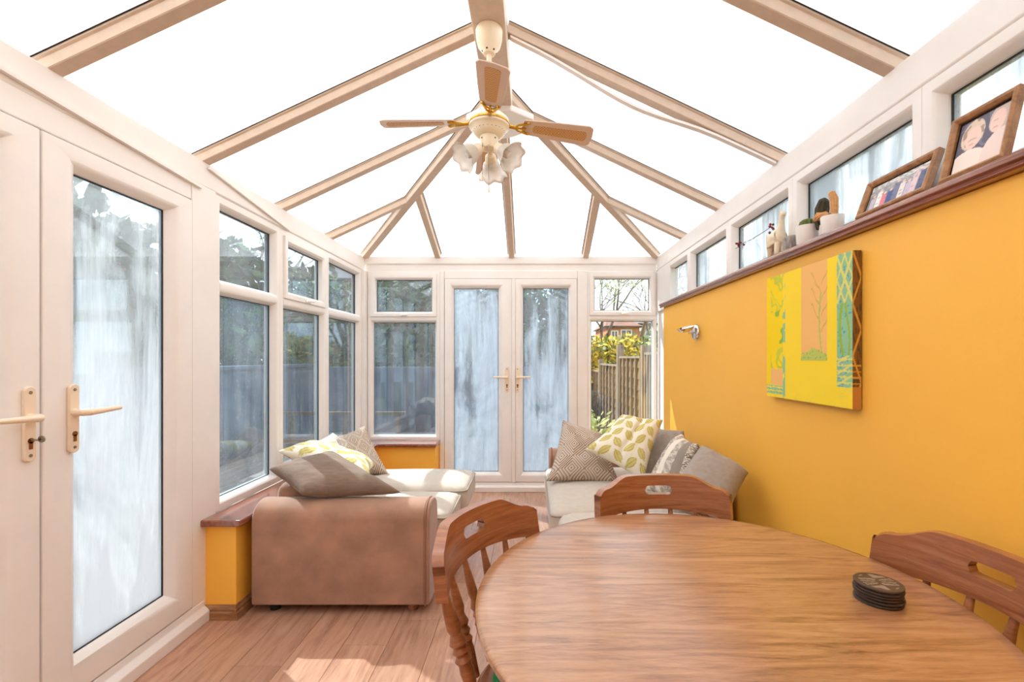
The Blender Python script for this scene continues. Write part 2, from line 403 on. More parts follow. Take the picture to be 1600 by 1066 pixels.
rb = MB().prism([(-.073, 0, 0), (.073, 0, 0), (.073, 0, .15), (.03, 0, .2), (-.03, 0, .2), (-.073, 0, .15)], (XC, YF, 2.705), (0, 2.70-YF, 0)).build('ridge_beam', 'pvc_roof', ceil, bevel=.006)
bp = [(-.07, 2.60), (-.2, 2.70)] + [(-.2+.4*(i/10), 2.74+.19*math.sin(PI*(.08+.84*i/10))) for i in range(11)] + [(.2, 2.70), (.07, 2.60)]
MB().prism([(XC+x, y, 2.672) for x, y in bp], (0, 0, 0), (0, 0, .04)).build('ridge_boss', 'pvc', ceil, bevel=.008)
# eaves beams
def eaves(name, poly, a, b, lab):
    o = MB().prism(poly, a, b).build(name, 'pvc', bevel=.006); return tag(o, lab, 'beam', kind='structure')
eaves('trim_3', [(0, 0, 0), (-.12, 0, 0), (-.12, 0, -.15), (-.012, 0, -.15), (-.012, 0, -.128), (0, 0, -.12)], (XL+.004, YF, ZE+.006), (0, YB-YF, 0), 'cream eaves beam above the left doors and windows')
eaves('trim_4', [(0, 0, 0), (.12, 0, 0), (.12, 0, -.15), (.012, 0, -.15), (.012, 0, -.128), (0, 0, -.12)], (XR-.004, YF, ZE+.006), (0, YB-YF, 0), 'white eaves beam above the high right windows')
eaves('trim_5', [(0, 0, 0), (0, .12, 0), (0, .12, -.17), (0, .012, -.17), (0, .012, -.08), (0, 0, -.07)], (XL, YB-.004, ZE+.02), (XR-XL, 0, 0), 'white eaves beam across the back wall')
ZT = 2.082     # top of frames

# ---- windows and doors
TL = lambda u, v, d: (XL+d, u, v)
TBk = lambda u, v, d: (u, YB-d, v)
TRt = lambda u, v, d: (XR-d, u, v)
FIX = lambda wd: [(0, -.07), (0, 0), (wd-.022, 0), (wd-.010, -.010), (wd-.002, -.030), (wd, -.034), (wd, -.07)]
SASH = [(0, -.05), (0, .014), (.030, .014), (.044, .002), (.048, -.028), (.05, -.03), (.05, -.05)]
def tbox(T, u0, u1, v0, v1, d0, d1):
    a = T(u0, v0, d0); b = T(u1, v1, d1)
    return tuple(min(x, y) for x, y in zip(a, b)), tuple(max(x, y) for x, y in zip(a, b))
def pane(T, u0, u1, v0, v1, mat, parent, d=-.045):
    o = MB().box(*tbox(T, u0, u1, v0, v1, d-.018, d)).build('pane', mat, parent)
    MB().ring(T, u0-.001, u1+.001, v0-.001, v1+.001, [(0, d), (0, d+.006), (.004, d+.006), (.004, d)]).build('glazing_gasket', 'gasket', o)
    return o
def catch(T, u, v, parent, d=.014):
    h = MB().box(*tbox(T, u-.035, u+.035, v-.008, v+.008, d, d+.006)).build('window_catch', 'white_ceramic', parent, bevel=.003)
    MB().tube([T(u-.005, v, d+.005), T(u, v+.002, d+.02), T(u+.045, v+.004, d+.022)], [.007, .007, .005], 8).build('catch_lever', 'pvc', h, smooth=True)
def window(name, T, u0, u1, v0, v1, label, tr=None, opening=False, wd=.055, mats=('rain_glass', 'rain_glass'), wu=None):
    r = empty(name, T((u0+u1)/2, v0, -.03), label, 'window', kind='structure')
    MB().ring(T, u0, u1, v0, v1, FIX(wd)).build('frame', 'pvc', r, bevel=.002, seg=1)
    if tr is None:
        pane(T, u0+wd, u1-wd, v0+wd, v1-wd, mats[0], r); return r
    a, b = tr
    o = MB().prism([Vector(T(u0+wd-.02, a, -.07)), Vector(T(u0+wd-.02, a, -.03)), Vector(T(u0+wd-.02, a+.014, -.003)), Vector(T(u0+wd-.02, a+.026, .002)), Vector(T(u0+wd-.02, b-.026, .002)), Vector(T(u0+wd-.02, b-.014, -.003)), Vector(T(u0+wd-.02, b, -.03)), Vector(T(u0+wd-.02, b, -.07))],
               (0, 0, 0), Vector(T(u1-wd+.02, 0, 0))-Vector(T(u0+wd-.02, 0, 0))).build('transom', 'pvc', r, bevel=.002, seg=1)
    pane(T, u0+wd, u1-wd, v0+wd, a, mats[1], r)
    if opening:
        q0, q1, q2, q3 = u0+wd-.018, u1-wd+.018, b-.018, v1-wd+.018
        s_ = MB().ring(T, q0, q1, q2, q3, SASH).build('sash', 'pvc', r, bevel=.002, seg=1)
        pane(T, q0+.05, q1-.05, q2+.05, q3-.05, mats[0], s_, -.034)
        catch(T, (u0+u1)/2, q2+.012, s_)
    else: pane(T, u0+wd, u1-wd, b, v1-wd, mats[0], r)
    return r
V0 = .487
window('window_1', TL, 2.275, 2.866, V0, ZT, 'left window nearest the doors with a fixed upper light', (1.586, 1.663))
window('window_2', TL, 2.866, 3.52, V0, ZT, 'middle left window with a small opening top light', (1.586, 1.663), True)
window('window_3', TL, 3.52, 4.235, V0, ZT, 'left window by the back corner, behind the cushions', (1.586, 1.663))
window('window_4', TBk, -1.548, -.865, V0, ZT, 'back left window above the low orange wall', (1.600, 1.672), True, .048)
window('window_5', TBk, .535, 1.187, V0-.3, ZT, 'back right window looking onto the garden fence', (1.612, 1.684), True, .036, ('clear_glass', 'clear_glass'))
o = MB().box((XL-.06, 4.236, .487), (XL+.028, YB+.06, ZT)).build('trim_6', 'pvc', bevel=.004); tag(o, 'white corner post between left and back windows', 'post', kind='structure')
o = MB().box((1.188, 3.9, 1.7), (1.26, YB+.06, ZT)).build('trim_7', 'pvc', bevel=.004); tag(o, 'white corner post at the back right', 'post', kind='structure')
o = MB().box((.535, 4.26, 0), (1.214, YB+.06, V0-.3)).build('trim_8', 'pvc', bevel=.004); tag(o, 'white panel below the back right window', 'panel', kind='structure')
cy = [-.683, .007, .697, 1.387, 2.074, 2.747, 3.44, 3.9]
cl = ['high right window furthest behind the viewer', 'high right window behind the viewer', 'high right window beside the viewer',
      'high right window behind the two photo frames', 'high right window behind the cacti', 'high right window behind the giraffe figurine', 'narrow high right window at the far end of the shelf']
cy = [-.683, .007, .697, 1.387, 2.074, 2.747, 3.44, 4.25]
cl[3], cl[4], cl[5] = 'high right window behind the cacti and smaller photo frame', 'high right window behind the giraffe figurine', 'high right window above the wall lamp'
cl[2] = 'high right window behind the larger photo frame'
for k in range(7):
    window('window_%d' % (6+k), TRt, cy[k], cy[k+1], 1.728, ZT+.006, cl[k], None, False, .056, ('streaky_glass',))
# ---- doors
def handle(T, u, v, parent, sgn, key=False, d=.012):
    pr = [T(u+.017*math.sin(a)*1, v+(.10+.017*abs(math.cos(a)))*(1 if math.cos(a) > 0 else -1), d) for a in [2*PI*i/16+PI/16 for i in range(16)]]
    dv = Vector(T(0, 0, 1))-Vector(T(0, 0, 0))
    p = MB().prism(pr, (0, 0, 0), dv*.012).build('handle_plate', 'pvc_cream', parent, bevel=.003)
    f = d+.012
    MB().tube([T(u, v+.02, f), T(u, v+.02, f+.03), T(u+sgn*.012, v+.02, f+.042), T(u+sgn*.04, v+.021, f+.044), T(u+sgn*.125, v+.024, f+.042)], [.013, .012, .012, .0105, .008], 12).build('lever', 'pvc_cream', p, smooth=True)
    lk = MB(); lk.lathe([(.0001, .002), (.0088, .002), (.0088, 0)], T(u, v-.052, f), dv, 14); lk.box(*tbox(T, u-.005, u+.005, v-.078, v-.055, f, f+.002)); lk.build('lock_cylinder', 'aged_brass', p)
    for q in (.098, -.098):
        MB().lathe([(.0001, .0015), (.005, .0015), (.0055, 0)], T(u, v+q, f), dv, 10).build('screw', 'steel', p)
    if key:
        k = MB(); k.lathe([(.0001, .0), (.011, 0), (.011, .003), (.0001, .003)], T(u+.008, v-.048, f+.024), Vector(T(1, 0, 0))-Vector(T(0, 0, 0)), 14); k.tube([T(u, v-.05, f), T(u+.004, v-.05, f+.02)], .003, 6); k.build('key', 'steel', p)
def door(name, T, u0, u1, v0, v1, gl, label, mat, hu, hv, sgn, key=False):
    g0, g1, gb, gt = gl
    r = empty(name, T((u0+u1)/2, v0, -.03), label, 'door', kind='structure')
    mb = MB()
    P_ = lambda i, d: [T(u0+i*(g0-u0), v0+i*(gb-v0), d), T(u1-i*(u1-g1), v0+i*(gb-v0), d), T(u1-i*(u1-g1), v1-i*(v1-gt), d), T(u0+i*(g0-u0), v1-i*(v1-gt), d)]
    prof = [(0, -.05), (0, .008), (.03, .012), (.62, .012), (.80, .002), (.97, -.022), (1, -.026), (1, -.05)]
    vv = []
    for i, d in prof: vv += P_(i, d)
    k = len(prof)
    mb.add(vv, [(a*4+j, a*4+(j+1) % 4, ((a+1) % k)*4+(j+1) % 4, ((a+1) % k)*4+j) for a in range(k) for j in range(4)])
    mb.build('leaf_frame', 'pvc', r, bevel=.002, seg=1)
    pane(T, g0, g1, gb, gt, mat, r, -.034)
    handle(T, hu, hv, r, sgn, key)
    return r
# left pair
DT = 1.992
door('door_1', TL, .80, 1.455, .105, DT, (.915, 1.338, .225, 1.905), 'left french door leaf nearest the viewer, key in its lock', 'misted_door_glass', 1.415, 1.055, -1, True)
door('door_2', TL, 1.461, 2.108, .105, DT, (1.595, 1.988, .222, 1.907), 'misted left french door leaf beside the low orange wall', 'misted_door_glass', 1.552, 1.055, 1)
mb = MB(); mb.box((XL-.07, 2.113, 0), (XL+.006, 2.274, 2.09)); mb.box((XL-.07, -.02, 0), (XL+.006, .792, 2.09)); mb.box((XL-.07, .793, DT+.006), (XL+.004, 2.112, 2.09))
o = mb.build('trim_9', 'pvc', bevel=.005); tag(o, 'cream frame around the left french doors', 'door frame', kind='structure')
o = MB().prism([(-.07, 0, 0), (.035, 0, 0), (.035, 0, .05), (.012, 0, .072), (.008, 0, .098), (-.07, 0, .098)], (XL, .79, 0), (0, 1.40, 0)).build('trim_10', 'pvc', bevel=.004); tag(o, 'cream threshold under the left french doors', 'threshold', kind='structure')
# back pair
door('door_3', TBk, -.818, -.183, .09, 2.01, (-.734, -.313, .181, 1.922), 'left leaf of the misted back french doors', 'misted_glass', -.228, 1.06, -1)
door('door_4', TBk, -.150, .432, .09, 2.01, (-.077, .353, .181, 1.925), 'right leaf of the misted back french doors', 'misted_glass', -.128, 1.06, 1)
mb = MB(); mb.box((-.864, YB-.004, 0), (-.823, YB+.07, 2.09)); mb.box((.437, YB-.004, 0), (.534, YB+.07, 2.09)); mb.box((-.8225, YB-.002, 2.014), (.4365, YB+.07, 2.09)); mb.box((-.183, YB-.024, .09), (-.150, YB+.05, 2.01))
o = mb.build('trim_11', 'pvc', bevel=.004); tag(o, 'white frame and centre cover strip of the back french doors', 'door frame', kind='structure')
o = MB().prism([(0, .07, 0), (0, -.03, 0), (0, -.03, .045), (0, -.012, .06), (0, -.008, .085), (0, .07, .085)], (-.86, YB, 0), (1.40, 0, 0)).build('trim_12', 'pvc', bevel=.004); tag(o, 'white threshold under the back french doors', 'threshold', kind='structure')

# ---- cable trunking
sec = [(-.009, -.007), (.009, -.007), (.009, .007), (-.009, .007)]
o = MB().beam((XL+.012, .75, 2.150), (XL+.012, 2.16, 2.072), sec).build('cable_trunking', 'pvc'); tag(o, 'slim cream cable trunking slanting along the left eaves beam', 'trunking')
o = MB().beam((XL+.012, 2.215, 2.185), (XL+.012, 2.95, 2.09), [(a*.7, b*.7) for a, b in sec]).build('cable_trunking', 'pvc'); tag(o, 'short thin trunking over the nearest left window', 'trunking')
zbar = lambda x: ZE+(XR-x)*(ZR-ZE)/(XR-XC)
pts = [(x, zbar(x)-d) for x, d in ((-.10, .0), (.03, .003), (.10, .008), (.17, .016), (.24, .024), (.31, .034), (.37, .042), (.43, .048), (.49, .050), (.55, .047), (.61, .040), (.67, .031), (.74, .020), (.82, .009), (.9, .003), (1.0, .001), (1.1, .0), (1.18, .0))]
mb = MB()
for a, b in ((0, 1),): pass
vv = []; n = len(pts)
for x, z in pts:
    for dy, dz in ((-.014, 0), (.014, 0), (.014, .012), (-.014, .012)): vv.append((x, 2.205+dy, z+dz-.0125))
mb.add(vv, [(i*4+j, i*4+(j+1) % 4, (i+1)*4+(j+1) % 4, (i+1)*4+j) for i in range(n-1) for j in range(4)]+[(0, 1, 2, 3), (n*4-4, n*4-3, n*4-2, n*4-1)])
o = mb.build('cable_trunking', 'pvc', smooth=True); tag(o, 'loose white trunking sagging below the right roof bar', 'trunking')

# ================================================================== CEILING FAN
FX, FY = XC, 2.0
fan = empty('ceiling_fan', (FX, FY, 2.705), 'cream ceiling fan with rattan blades and three frosted lamps', 'ceiling fan')
cp = MB().lathe([(.057, 0), (.060, -.010), (.058, -.042), (.049, -.075), (.032, -.096), (.026, -.108), (.014, -.112)], (FX, FY, 2.704), n=28).build('canopy', 'fan_cream', fan, smooth=True)
mb = MB()
for k in range(6):
    a = k*PI/3+.3; mb.lathe([(.0001, .003), (.004, .003), (.004, 0)], (FX+.029*math.cos(a), FY+.029*math.sin(a), 2.606), (math.cos(a), math.sin(a), -.6), 8)
mb.build('canopy_vent', 'dark_slot', cp)['kind'] = 'stuff'
MB().tube([(FX, FY, 2.60), (FX, FY, 2.3360)], .011, 12).build('downrod', 'fan_cream', fan, smooth=True)
mt = MB().lathe([(.018, .098), (.03, .092), (.034, .07), (.07, .06), (.086, .045), (.090, .025), (.088, .012), (.076, .004), (.072, -.006), (.06, -.022), (.045, -.028)], (FX, FY, 2.2610), n=32).build('motor_housing', 'fan_cream', fan, smooth=True)
MB().lathe([(.0895, .020), (.0915, .022), (.0915, .028), (.0895, .030)], (FX, FY, 2.2610), n=32).build('brass_band', 'brass', mt, smooth=True)
mb = MB()
for k in range(24):
    a = 2*PI*k/24; c, s_ = math.cos(a), math.sin(a)
    mb.beam((FX+.05*c, FY+.05*s_, 2.2365), (FX+.07*c, FY+.07*s_, 2.2535), [(-.0022, -.001), (.0022, -.001), (.0022, .001), (-.0022, .001)])
mb.build('motor_vent', 'dark_slot', mt)['kind'] = 'stuff'
sw = MB().lathe([(.034, 0), (.040, -.004), (.040, -.045), (.034, -.056), (.022, -.06)], (FX, FY, 2.2350), n=24).build('switch_housing', 'fan_cream', fan, smooth=True)
for k in range(4):
    a = PI/4+k*PI/2; MB().lathe([(.0001, .004), (.003, .003), (.003, 0)], (FX+.04*math.cos(a), FY+.04*math.sin(a), 2.2160), (math.cos(a), math.sin(a), 0), 8).build('screw', 'aged_brass', sw)
def blade(ang):
    ca, sa = math.cos(ang), math.sin(ang); pit = math.tan(R(13))
    def W(r, t_, h): return (FX+r*ca-t_*sa, FY+r*sa+t_*ca, 2.2880+h-t_*pit-.03*max(0, r-.09)/.36)
    out = [(.15, -.036), (.155, -.042), (.30, -.053), (.44, -.06), (.458, -.048), (.464, 0), (.458, .048), (.44, .06), (.30, .053), (.155, .042), (.15, .036)]
    mb = MB(); n = len(out)
    mb.add([W(r, t_, 0) for r, t_ in out]+[W(r, t_, .006) for r, t_ in out], [tuple(range(n)), tuple(range(n, 2*n))[::-1]]+[(i, (i+1) % n, n+(i+1) % n, n+i) for i in range(n)])
    b = mb.build('blade', 'fan_blade', fan, bevel=.002)
    ins = []
    for sgn, r0 in ((-1, .205), (1, .425)):
        for k in range(7):
            th = PI*k/6; wd_ = .022 if sgn < 0 else .029
            ins.append((r0+sgn*.012*math.sin(th), wd_*math.cos(th)*(-sgn)))
    n = len(ins); mb = MB()
    mb.add([W(r, t_, -.0012) for r, t_ in ins]+[W(r, t_, .0072) for r, t_ in ins], [tuple(range(n)), tuple(range(n, 2*n))[::-1]]+[(i, (i+1) % n, n+(i+1) % n, n+i) for i in range(n)])
    mb.build('rattan_inset', 'rattan', b)
    mb = MB()
    mb.tube([W(.075, 0, .0), W(.10, 0, -.004), (W(.125, 0, -.005))], [.010, .008, .009], 8)
    for sgn in (-1, 1):
        mb.tube([W(.115, 0, -.005), W(.128, sgn*.016, -.005), W(.15, sgn*.024, -.004), W(.168, sgn*.030, -.004), W(.176, sgn*.034, -.003)], [.006, .0045, .005, .0055, .004], 6)
        mb.lathe([(.0001, .006), (.007, .005), (.008, 0)], W(.172, sgn*.031, .0), (0, 0, -1), 10)
    mb.tube([W(.12, 0, -.005), W(.15, 0, -.005), W(.165, 0, -.004)], [.006, .005, .004], 6)
    mb.tube([W(.165, -.03, -.004), W(.15, -.016, -.005), W(.146, 0, -.005), W(.15, .016, -.005), W(.165, .03, -.004)], .004, 6)
    mb.build('blade_bracket', 'brass', b, smooth=True)
for k in range(4): blade(R(7)+k*PI/2)
for ang in (R(212), R(328), R(88)):
    c, s_ = math.cos(ang), math.sin(ang)
    ax = Vector((c*.80, s_*.80, -.60)).normalized(); o_ = Vector((FX+.03*c, FY+.03*s_, 2.1840))
    h_ = MB().lathe([(.010, 0), (.012, .012), (.024, .022), (.027, .045), (.026, .052)], o_, ax, 18).build('lamp_holder', 'fan_cream', fan, smooth=True)
    wav = lambda h, t_: ((.006*math.sin(7*t_), 1+.055*math.sin(7*t_)) if h > .10 else ((.003*math.sin(7*t_), 1+.03*math.sin(7*t_)) if h > .085 else (0, 1)))
    MB().lathe([(.024, .046), (.036, .058), (.043, .075), (.046, .092), (.054, .108), (.066, .120), (.064, .120), (.052, .1075), (.044, .092), (.041, .075), (.034, .06), (.022, .048)], o_, ax, 36, wav).build('lamp_shade', 'frosted_glass', h_, smooth='all')
    MB().lathe([(.0001, .100), (.012, .096), (.018, .084), (.016, .068), (.010, .05)], o_, ax, 14).build('bulb', 'white_ceramic', h_, smooth=True)
for dx, dy, z1, nm in ((.002, -.035, 2.0060, 1), (-.026, -.03, 2.0560, 0)):
    c_ = MB().tube([(FX+dx, FY+dy, 2.1960), (FX+dx, FY+dy, z1)], .0013, 6).build('pull_chain', 'steel', fan)
    MB().lathe([(.0015, 0), (.003, -.006), (.0065, -.022), (.004, -.03), (.0001, -.031)], (FX+dx, FY+dy, z1), n=10).build('chain_knob', 'fan_cream', c_, smooth=True)

# ================================================================== SOFAS
def sofa(name, label, xb, xf, y0, y1, cush, arms=(True, True)):
    # xb = back side, xf = front side
    r = empty(name, ((xb+xf)/2, (y0+y1)/2, 0), label, 'sofa')
    s_ = 1 if xf > xb else -1
    arm_w = .20; AT = .545
    def box(n, xa, xb_, ya, yb_, za, zb, mat='suede', bev=.02):
        return MB().box((min(xa, xb_), ya, za), (max(xa, xb_), yb_, zb)).build(n, mat, r, bevel=bev, seg=3)
    box('base', xb+s_*.02, xf-s_*.06, y0+.03, y1-.03, .05, .27)
    box('back', xb, xb+s_*.2, y0+.205 if arms[0] else y0+.02, y1-.205 if arms[1] else y1-.02, .05, .585, bev=.05)
    for which, (a, b) in enumerate(((y0, y0+arm_w), (y1-arm_w, y1))):
        if not arms[which]: continue
        mid = (a+b)/2; hw = arm_w/2
        prof = [(a, .045), (a, AT-.085)] + [(mid-hw*math.cos(th)*1.0, AT-.085+.085*math.sin(th)) for th in [PI*i/12 for i in range(1, 12)]] + [(b, AT-.085), (b, .045)]
        ar = MB().prism([(0, y, z) for y, z in prof], (xb+s_*.002, 0, 0), (s_*(abs(xf-xb)-.03), 0, 0)).build('arm', 'suede', r, smooth=True, bevel=.008)
        pf = [(mid+(y-mid)*1.0, z) for y, z in prof]
        MB().prism([(0, y, z) for y, z in pf], (xf-s_*.027, 0, 0), (s_*.022, 0, 0)).build('arm_front', 'suede', ar, bevel=.01, seg=3)
        MB().tube([(xf-s_*.026, y, z) for y, z in pf], .0045, 6).build('piping', 'suede_dark', ar, smooth=True)
    for (a, b) in ((xb+s_*.09, y0+.06), (xf-s_*.10, y0+.06), (xb+s_*.09, y1-.06), (xf-s_*.10, y1-.06)):
        MB().lathe([(.024, 0), (.026, .02), (.03, .05)], (a, b, 0), n=14).build('foot', 'black_foot' if s_*(a-xb) < .3 else 'suede_dark', r, smooth=True)
    for (ya, yb_, zt, ov, pf) in cush:
        xa = xb+s_*.17; xe = xf+s_*ov; zc0 = .262
        q = MB().softbox(((xa+xe)/2, (ya+yb_)/2, (zc0+zt)/2), (abs(xe-xa)/2, (yb_-ya)/2-.003, (zt-zc0)/2), .05, 10, pf).build('seat_cushion', 'linen', r, smooth='all')
        zz = zt-.028; e = .002
        lo, hi = min(xa, xe)+e, max(xa, xe)-e; ya2, yb2 = ya+.005, yb_-.005
        def loop(z, k=.042):
            pp = []
            for cx, cy_, a0 in ((hi-k, yb2-k, 0), (lo+k, yb2-k, PI/2), (lo+k, ya2+k, PI), (hi-k, ya2+k, 3*PI/2)):
                for i in range(5):
                    th = a0+PI/2*i/4; pp.append((cx+k*math.cos(th), cy_+k*math.sin(th), z))
            return pp+[pp[0]]
        MB().tube(loop(zz), .005, 6, False).build('piping', 'linen_piping', q, smooth=True)
    return r
sofa('sofa', 'brown suede sofa under the left windows with pale linen seats', -1.378, -.495, 2.235, 3.40,
     [(2.445, 2.88, .425, .055, .02), (2.89, 3.385, .440, .085, .03)], (True, False))
sofa('sofa', 'brown suede sofa against the orange wall behind the table', 1.105, .135, 2.44, 3.72,
     [(2.46, 3.51, .430, .035, .02)], (False, True))
pf_ = empty('footstool', (.5, 2.1, 0), 'pale linen footstool between the far chair and the right sofa', 'footstool')
MB().softbox((.50, 2.11, .345), (.36, .29, .115), .06, 10, .02).build('cushion_top', 'linen', pf_, smooth='all')
MB().box((.17, 1.86, .05), (.83, 2.36, .24)).build('base', 'suede', pf_, bevel=.02, seg=3)
for a, b in ((.2, 1.89), (.8, 1.89), (.2, 2.33), (.8, 2.33)): MB().lathe([(.02, 0), (.026, .055)], (a, b, 0), n=12).build('foot', 'black_foot', pf_, smooth=True)

# ================================================================== THROW CUSHIONS
def pillow(name, label, BL, BR, TR, TL, t_, mat='grey_fabric', fn=None, N=44, seed=0, wr=.006, crease=0, grow=1.0):
    BL, BR, TR, TL = (Vector(p) for p in (BL, BR, TR, TL)); c = (BL+BR+TR+TL)/4
    n_ = ((BR-BL)+(TR-TL)).cross((TL-BL)+(TR-BR)).normalized()
    vv = []; col = []
    for side in (1, -1):
        for j in range(N+1):
            for i in range(N+1):
                a = -1+2*i/N; b = -1+2*j/N
                px = a*(1-.085*(1-b*b)*abs(a))*grow; py = b*(1-.085*(1-a*a)*abs(b))*grow
                th = ((1-a**4)*(1-b**4))**.48 if abs(a) < 1 and abs(b) < 1 else 0
                th *= .8+.2*(1-a*a)*(1-b*b)
                q = mnoise.noise(Vector((a*2.3+seed*7.1, b*2.3+seed*3.3, side*.7)))+.5*mnoise.noise(Vector((a*5+seed, b*5, side*2.0)))
                d = side*t_*.6*th+wr*q*min(1, th*3)*side
                if crease: d -= side*crease*math.exp(-((a-.08*b-.1)/.10)**2)*th
                u, v = (px+1)/2, (py+1)/2
                vv.append((BL*(1-u)+BR*u)*(1-v)+(TL*(1-u)+TR*u)*v+n_*d)
                col.append((a, b, side))
    n1 = N+1; off = n1*n1
    f = [(j*n1+i, j*n1+i+1, (j+1)*n1+i+1, (j+1)*n1+i) for j in range(N) for i in range(N)]
    f += [tuple(off+x for x in q[::-1]) for q in f]
    o = MB().add(vv, f).build(name, 'printed_fabric' if fn else mat, smooth='all', normals=False)
    if fn: paint(o, lambda i: fn(*col[i]))
    bm = bmesh.new(); bm.from_mesh(o.data); bmesh.ops.remove_doubles(bm, verts=bm.verts, dist=.0004); bmesh.ops.recalc_face_normals(bm, faces=bm.faces); bm.to_mesh(o.data); bm.free()
    o.data.transform(Matrix.Translation(-c)); o.location = c
    return tag(o, label, 'cushion', 'throw cushions')
L_ = lin
def diamonds(a, b, s):
    k = 2.6; x = (a+b)*k; y = (a-b)*k
    fx = abs((x % 2)-1); fy = abs((y % 2)-1); m = max(fx, fy)
    st = (m*4.2) % 1
    c0, c1 = L_((206, 192, 176)), L_((142, 114, 94))
    return c1 if st < .42 else c0
def leaves(a, b, s):
    base = L_((238, 232, 214)); g1 = L_((188, 172, 84)); g2 = L_((212, 200, 132)); st = L_((232, 224, 176))
    best = base
    for row in range(-3, 4):
        for kx in range(-4, 5):
            cx = kx*.46+(row % 2)*.23; cy = row*.40
            ang = R(55) if (kx+row) % 2 else R(-40)
            dx, dy = a-cx, b-cy
            u = dx*math.cos(ang)+dy*math.sin(ang); v = -dx*math.sin(ang)+dy*math.cos(ang)
            L = .235
            if abs(u) < L and abs(v) < .125*(1-(u/L)**2):
                q = abs(v)/(.125*(1-(u/L)**2)+1e-6)
                best = g1 if (q > .72 or abs(v) < .014) else g2
    if best is base and (abs((a-.12*b) % .92-.46) < .014): best = st
    return best
def chevron(a, b, s):
    w0 = L_((232, 222, 208)); d0 = L_((124, 108, 96)); g0 = L_((150, 138, 126))
    if s < 0: return g0
    band = ((a+1)*2.6) % 2
    if band < .9: return w0 if (a < .55) else g0
    z = abs(((b*7) % 1)-.5)
    return d0 if ((band*6+z*2.4) % 1) < .5 else w0
def herring(a, b, s):
    z = ((a*9+abs(((b*3) % 1)-.5)*3.0) % 1)
    return L_((190, 166, 140)) if z < .45 else L_((236, 226, 212))
# left sofa
pillow('throw_cushion', 'brown taupe cushion slumped over the near arm of the left sofa', (-1.14, 2.27, .585), (-.68, 2.33, .575), (-1.19, 2.72, .70), (-1.41, 2.46, .66), .11, 'taupe_fabric', seed=1, grow=1.04)
pillow('throw_cushion', 'leaf-print cushion lying on top of the taupe cushion', (-1.46, 2.62, .725), (-.93, 2.64, .575), (-1.02, 2.98, .565), (-1.45, 2.96, .71), .12, fn=leaves, seed=2, N=70)
pillow('throw_cushion', 'plain pale cushion propped behind the leaf-print one by the left window', (-1.36, 3.0, .50), (-1.20, 3.26, .50), (-1.44, 3.30, .72), (-1.52, 3.04, .66), .11, 'pale_fabric', seed=3)
pillow('throw_cushion', 'diamond-pattern cushion standing furthest back on the left sofa', (-1.25, 3.06, .47), (-.98, 3.14, .455), (-1.22, 3.34, .765), (-1.41, 3.24, .69), .12, fn=diamonds, seed=4, N=96)
# right sofa
pillow('throw_cushion', 'diamond-pattern cushion leaning at the far end of the right sofa', (.10, 2.98, .455), (.58, 3.0, .44), (.53, 3.33, .70), (.235, 3.38, .80), .14, fn=diamonds, seed=5, N=110, wr=.01)
pillow('throw_cushion', 'yellow leaf-print cushion on the right sofa beside the diamond one', (.353, 2.93, .672), (.70, 2.83, .50), (.865, 3.0, .85), (.627, 3.14, .868), .13, fn=leaves, seed=6, N=90, crease=.018, grow=1.03)
pillow('throw_cushion', 'plain grey upright cushion behind the yellow leaf-print one', (.70, 3.05, .455), (.96, 2.78, .48), (1.00, 2.98, .785), (.88, 3.28, .77), .12, 'grey_fabric', seed=7)
pillow('throw_cushion', 'white and brown chevron cushion in the middle of the right sofa', (.70, 2.76, .46), (.79, 2.40, .47), (.925, 2.52, .785), (.95, 2.86, .785), .14, fn=chevron, seed=8, N=90)
pillow('throw_cushion', 'plain grey cushion slumped nearest the table on the right sofa', (.66, 2.20, .62), (.87, 2.03, .53), (1.075, 2.26, .69), (.935, 2.50, .775), .15, 'grey_fabric', seed=9, grow=1.03)

# ================================================================== TABLE, CHAIRS, COASTERS
TX, TY, TR, TZ = .407, 1.034, .531, .73
tb = empty('dining_table', (TX, TY, 0), 'round polished wooden dining table on a pedestal', 'table')
top = MB().lathe([(.0001, TZ), (TR-.030, TZ), (TR-.008, TZ-.001), (TR-.001, TZ-.006), (TR, TZ-.014), (TR-.004, TZ-.022), (TR-.014, TZ-.026), (TR-.016, TZ-.034), (TR-.05, TZ-.036), (.0001, TZ-.036)], (TX, TY, 0), n=120).build('table_top', 'table_wood', tb, smooth=True)
MB().lathe([(.2, .694), (.2, .66), (.06, .655), (.05, .62), (.062, .58), (.05, .52), (.07, .42), (.085, .34), (.06, .26), (.075, .22), (.075, .12)], (TX, TY, 0), n=24).build('pedestal', 'chair_wood', tb, smooth=True)
for k in range(4):
    a = PI/4+k*PI/2; c, s_ = math.cos(a), math.sin(a)
    MB().tube([(TX+.05*c, TY+.05*s_, .19), (TX+.18*c, TY+.18*s_, .15), (TX+.30*c, TY+.30*s_, .06), (TX+.36*c, TY+.36*s_, .025)], [.032, .03, .026, .024], 10).build('leg', 'chair_wood', tb, smooth=True)

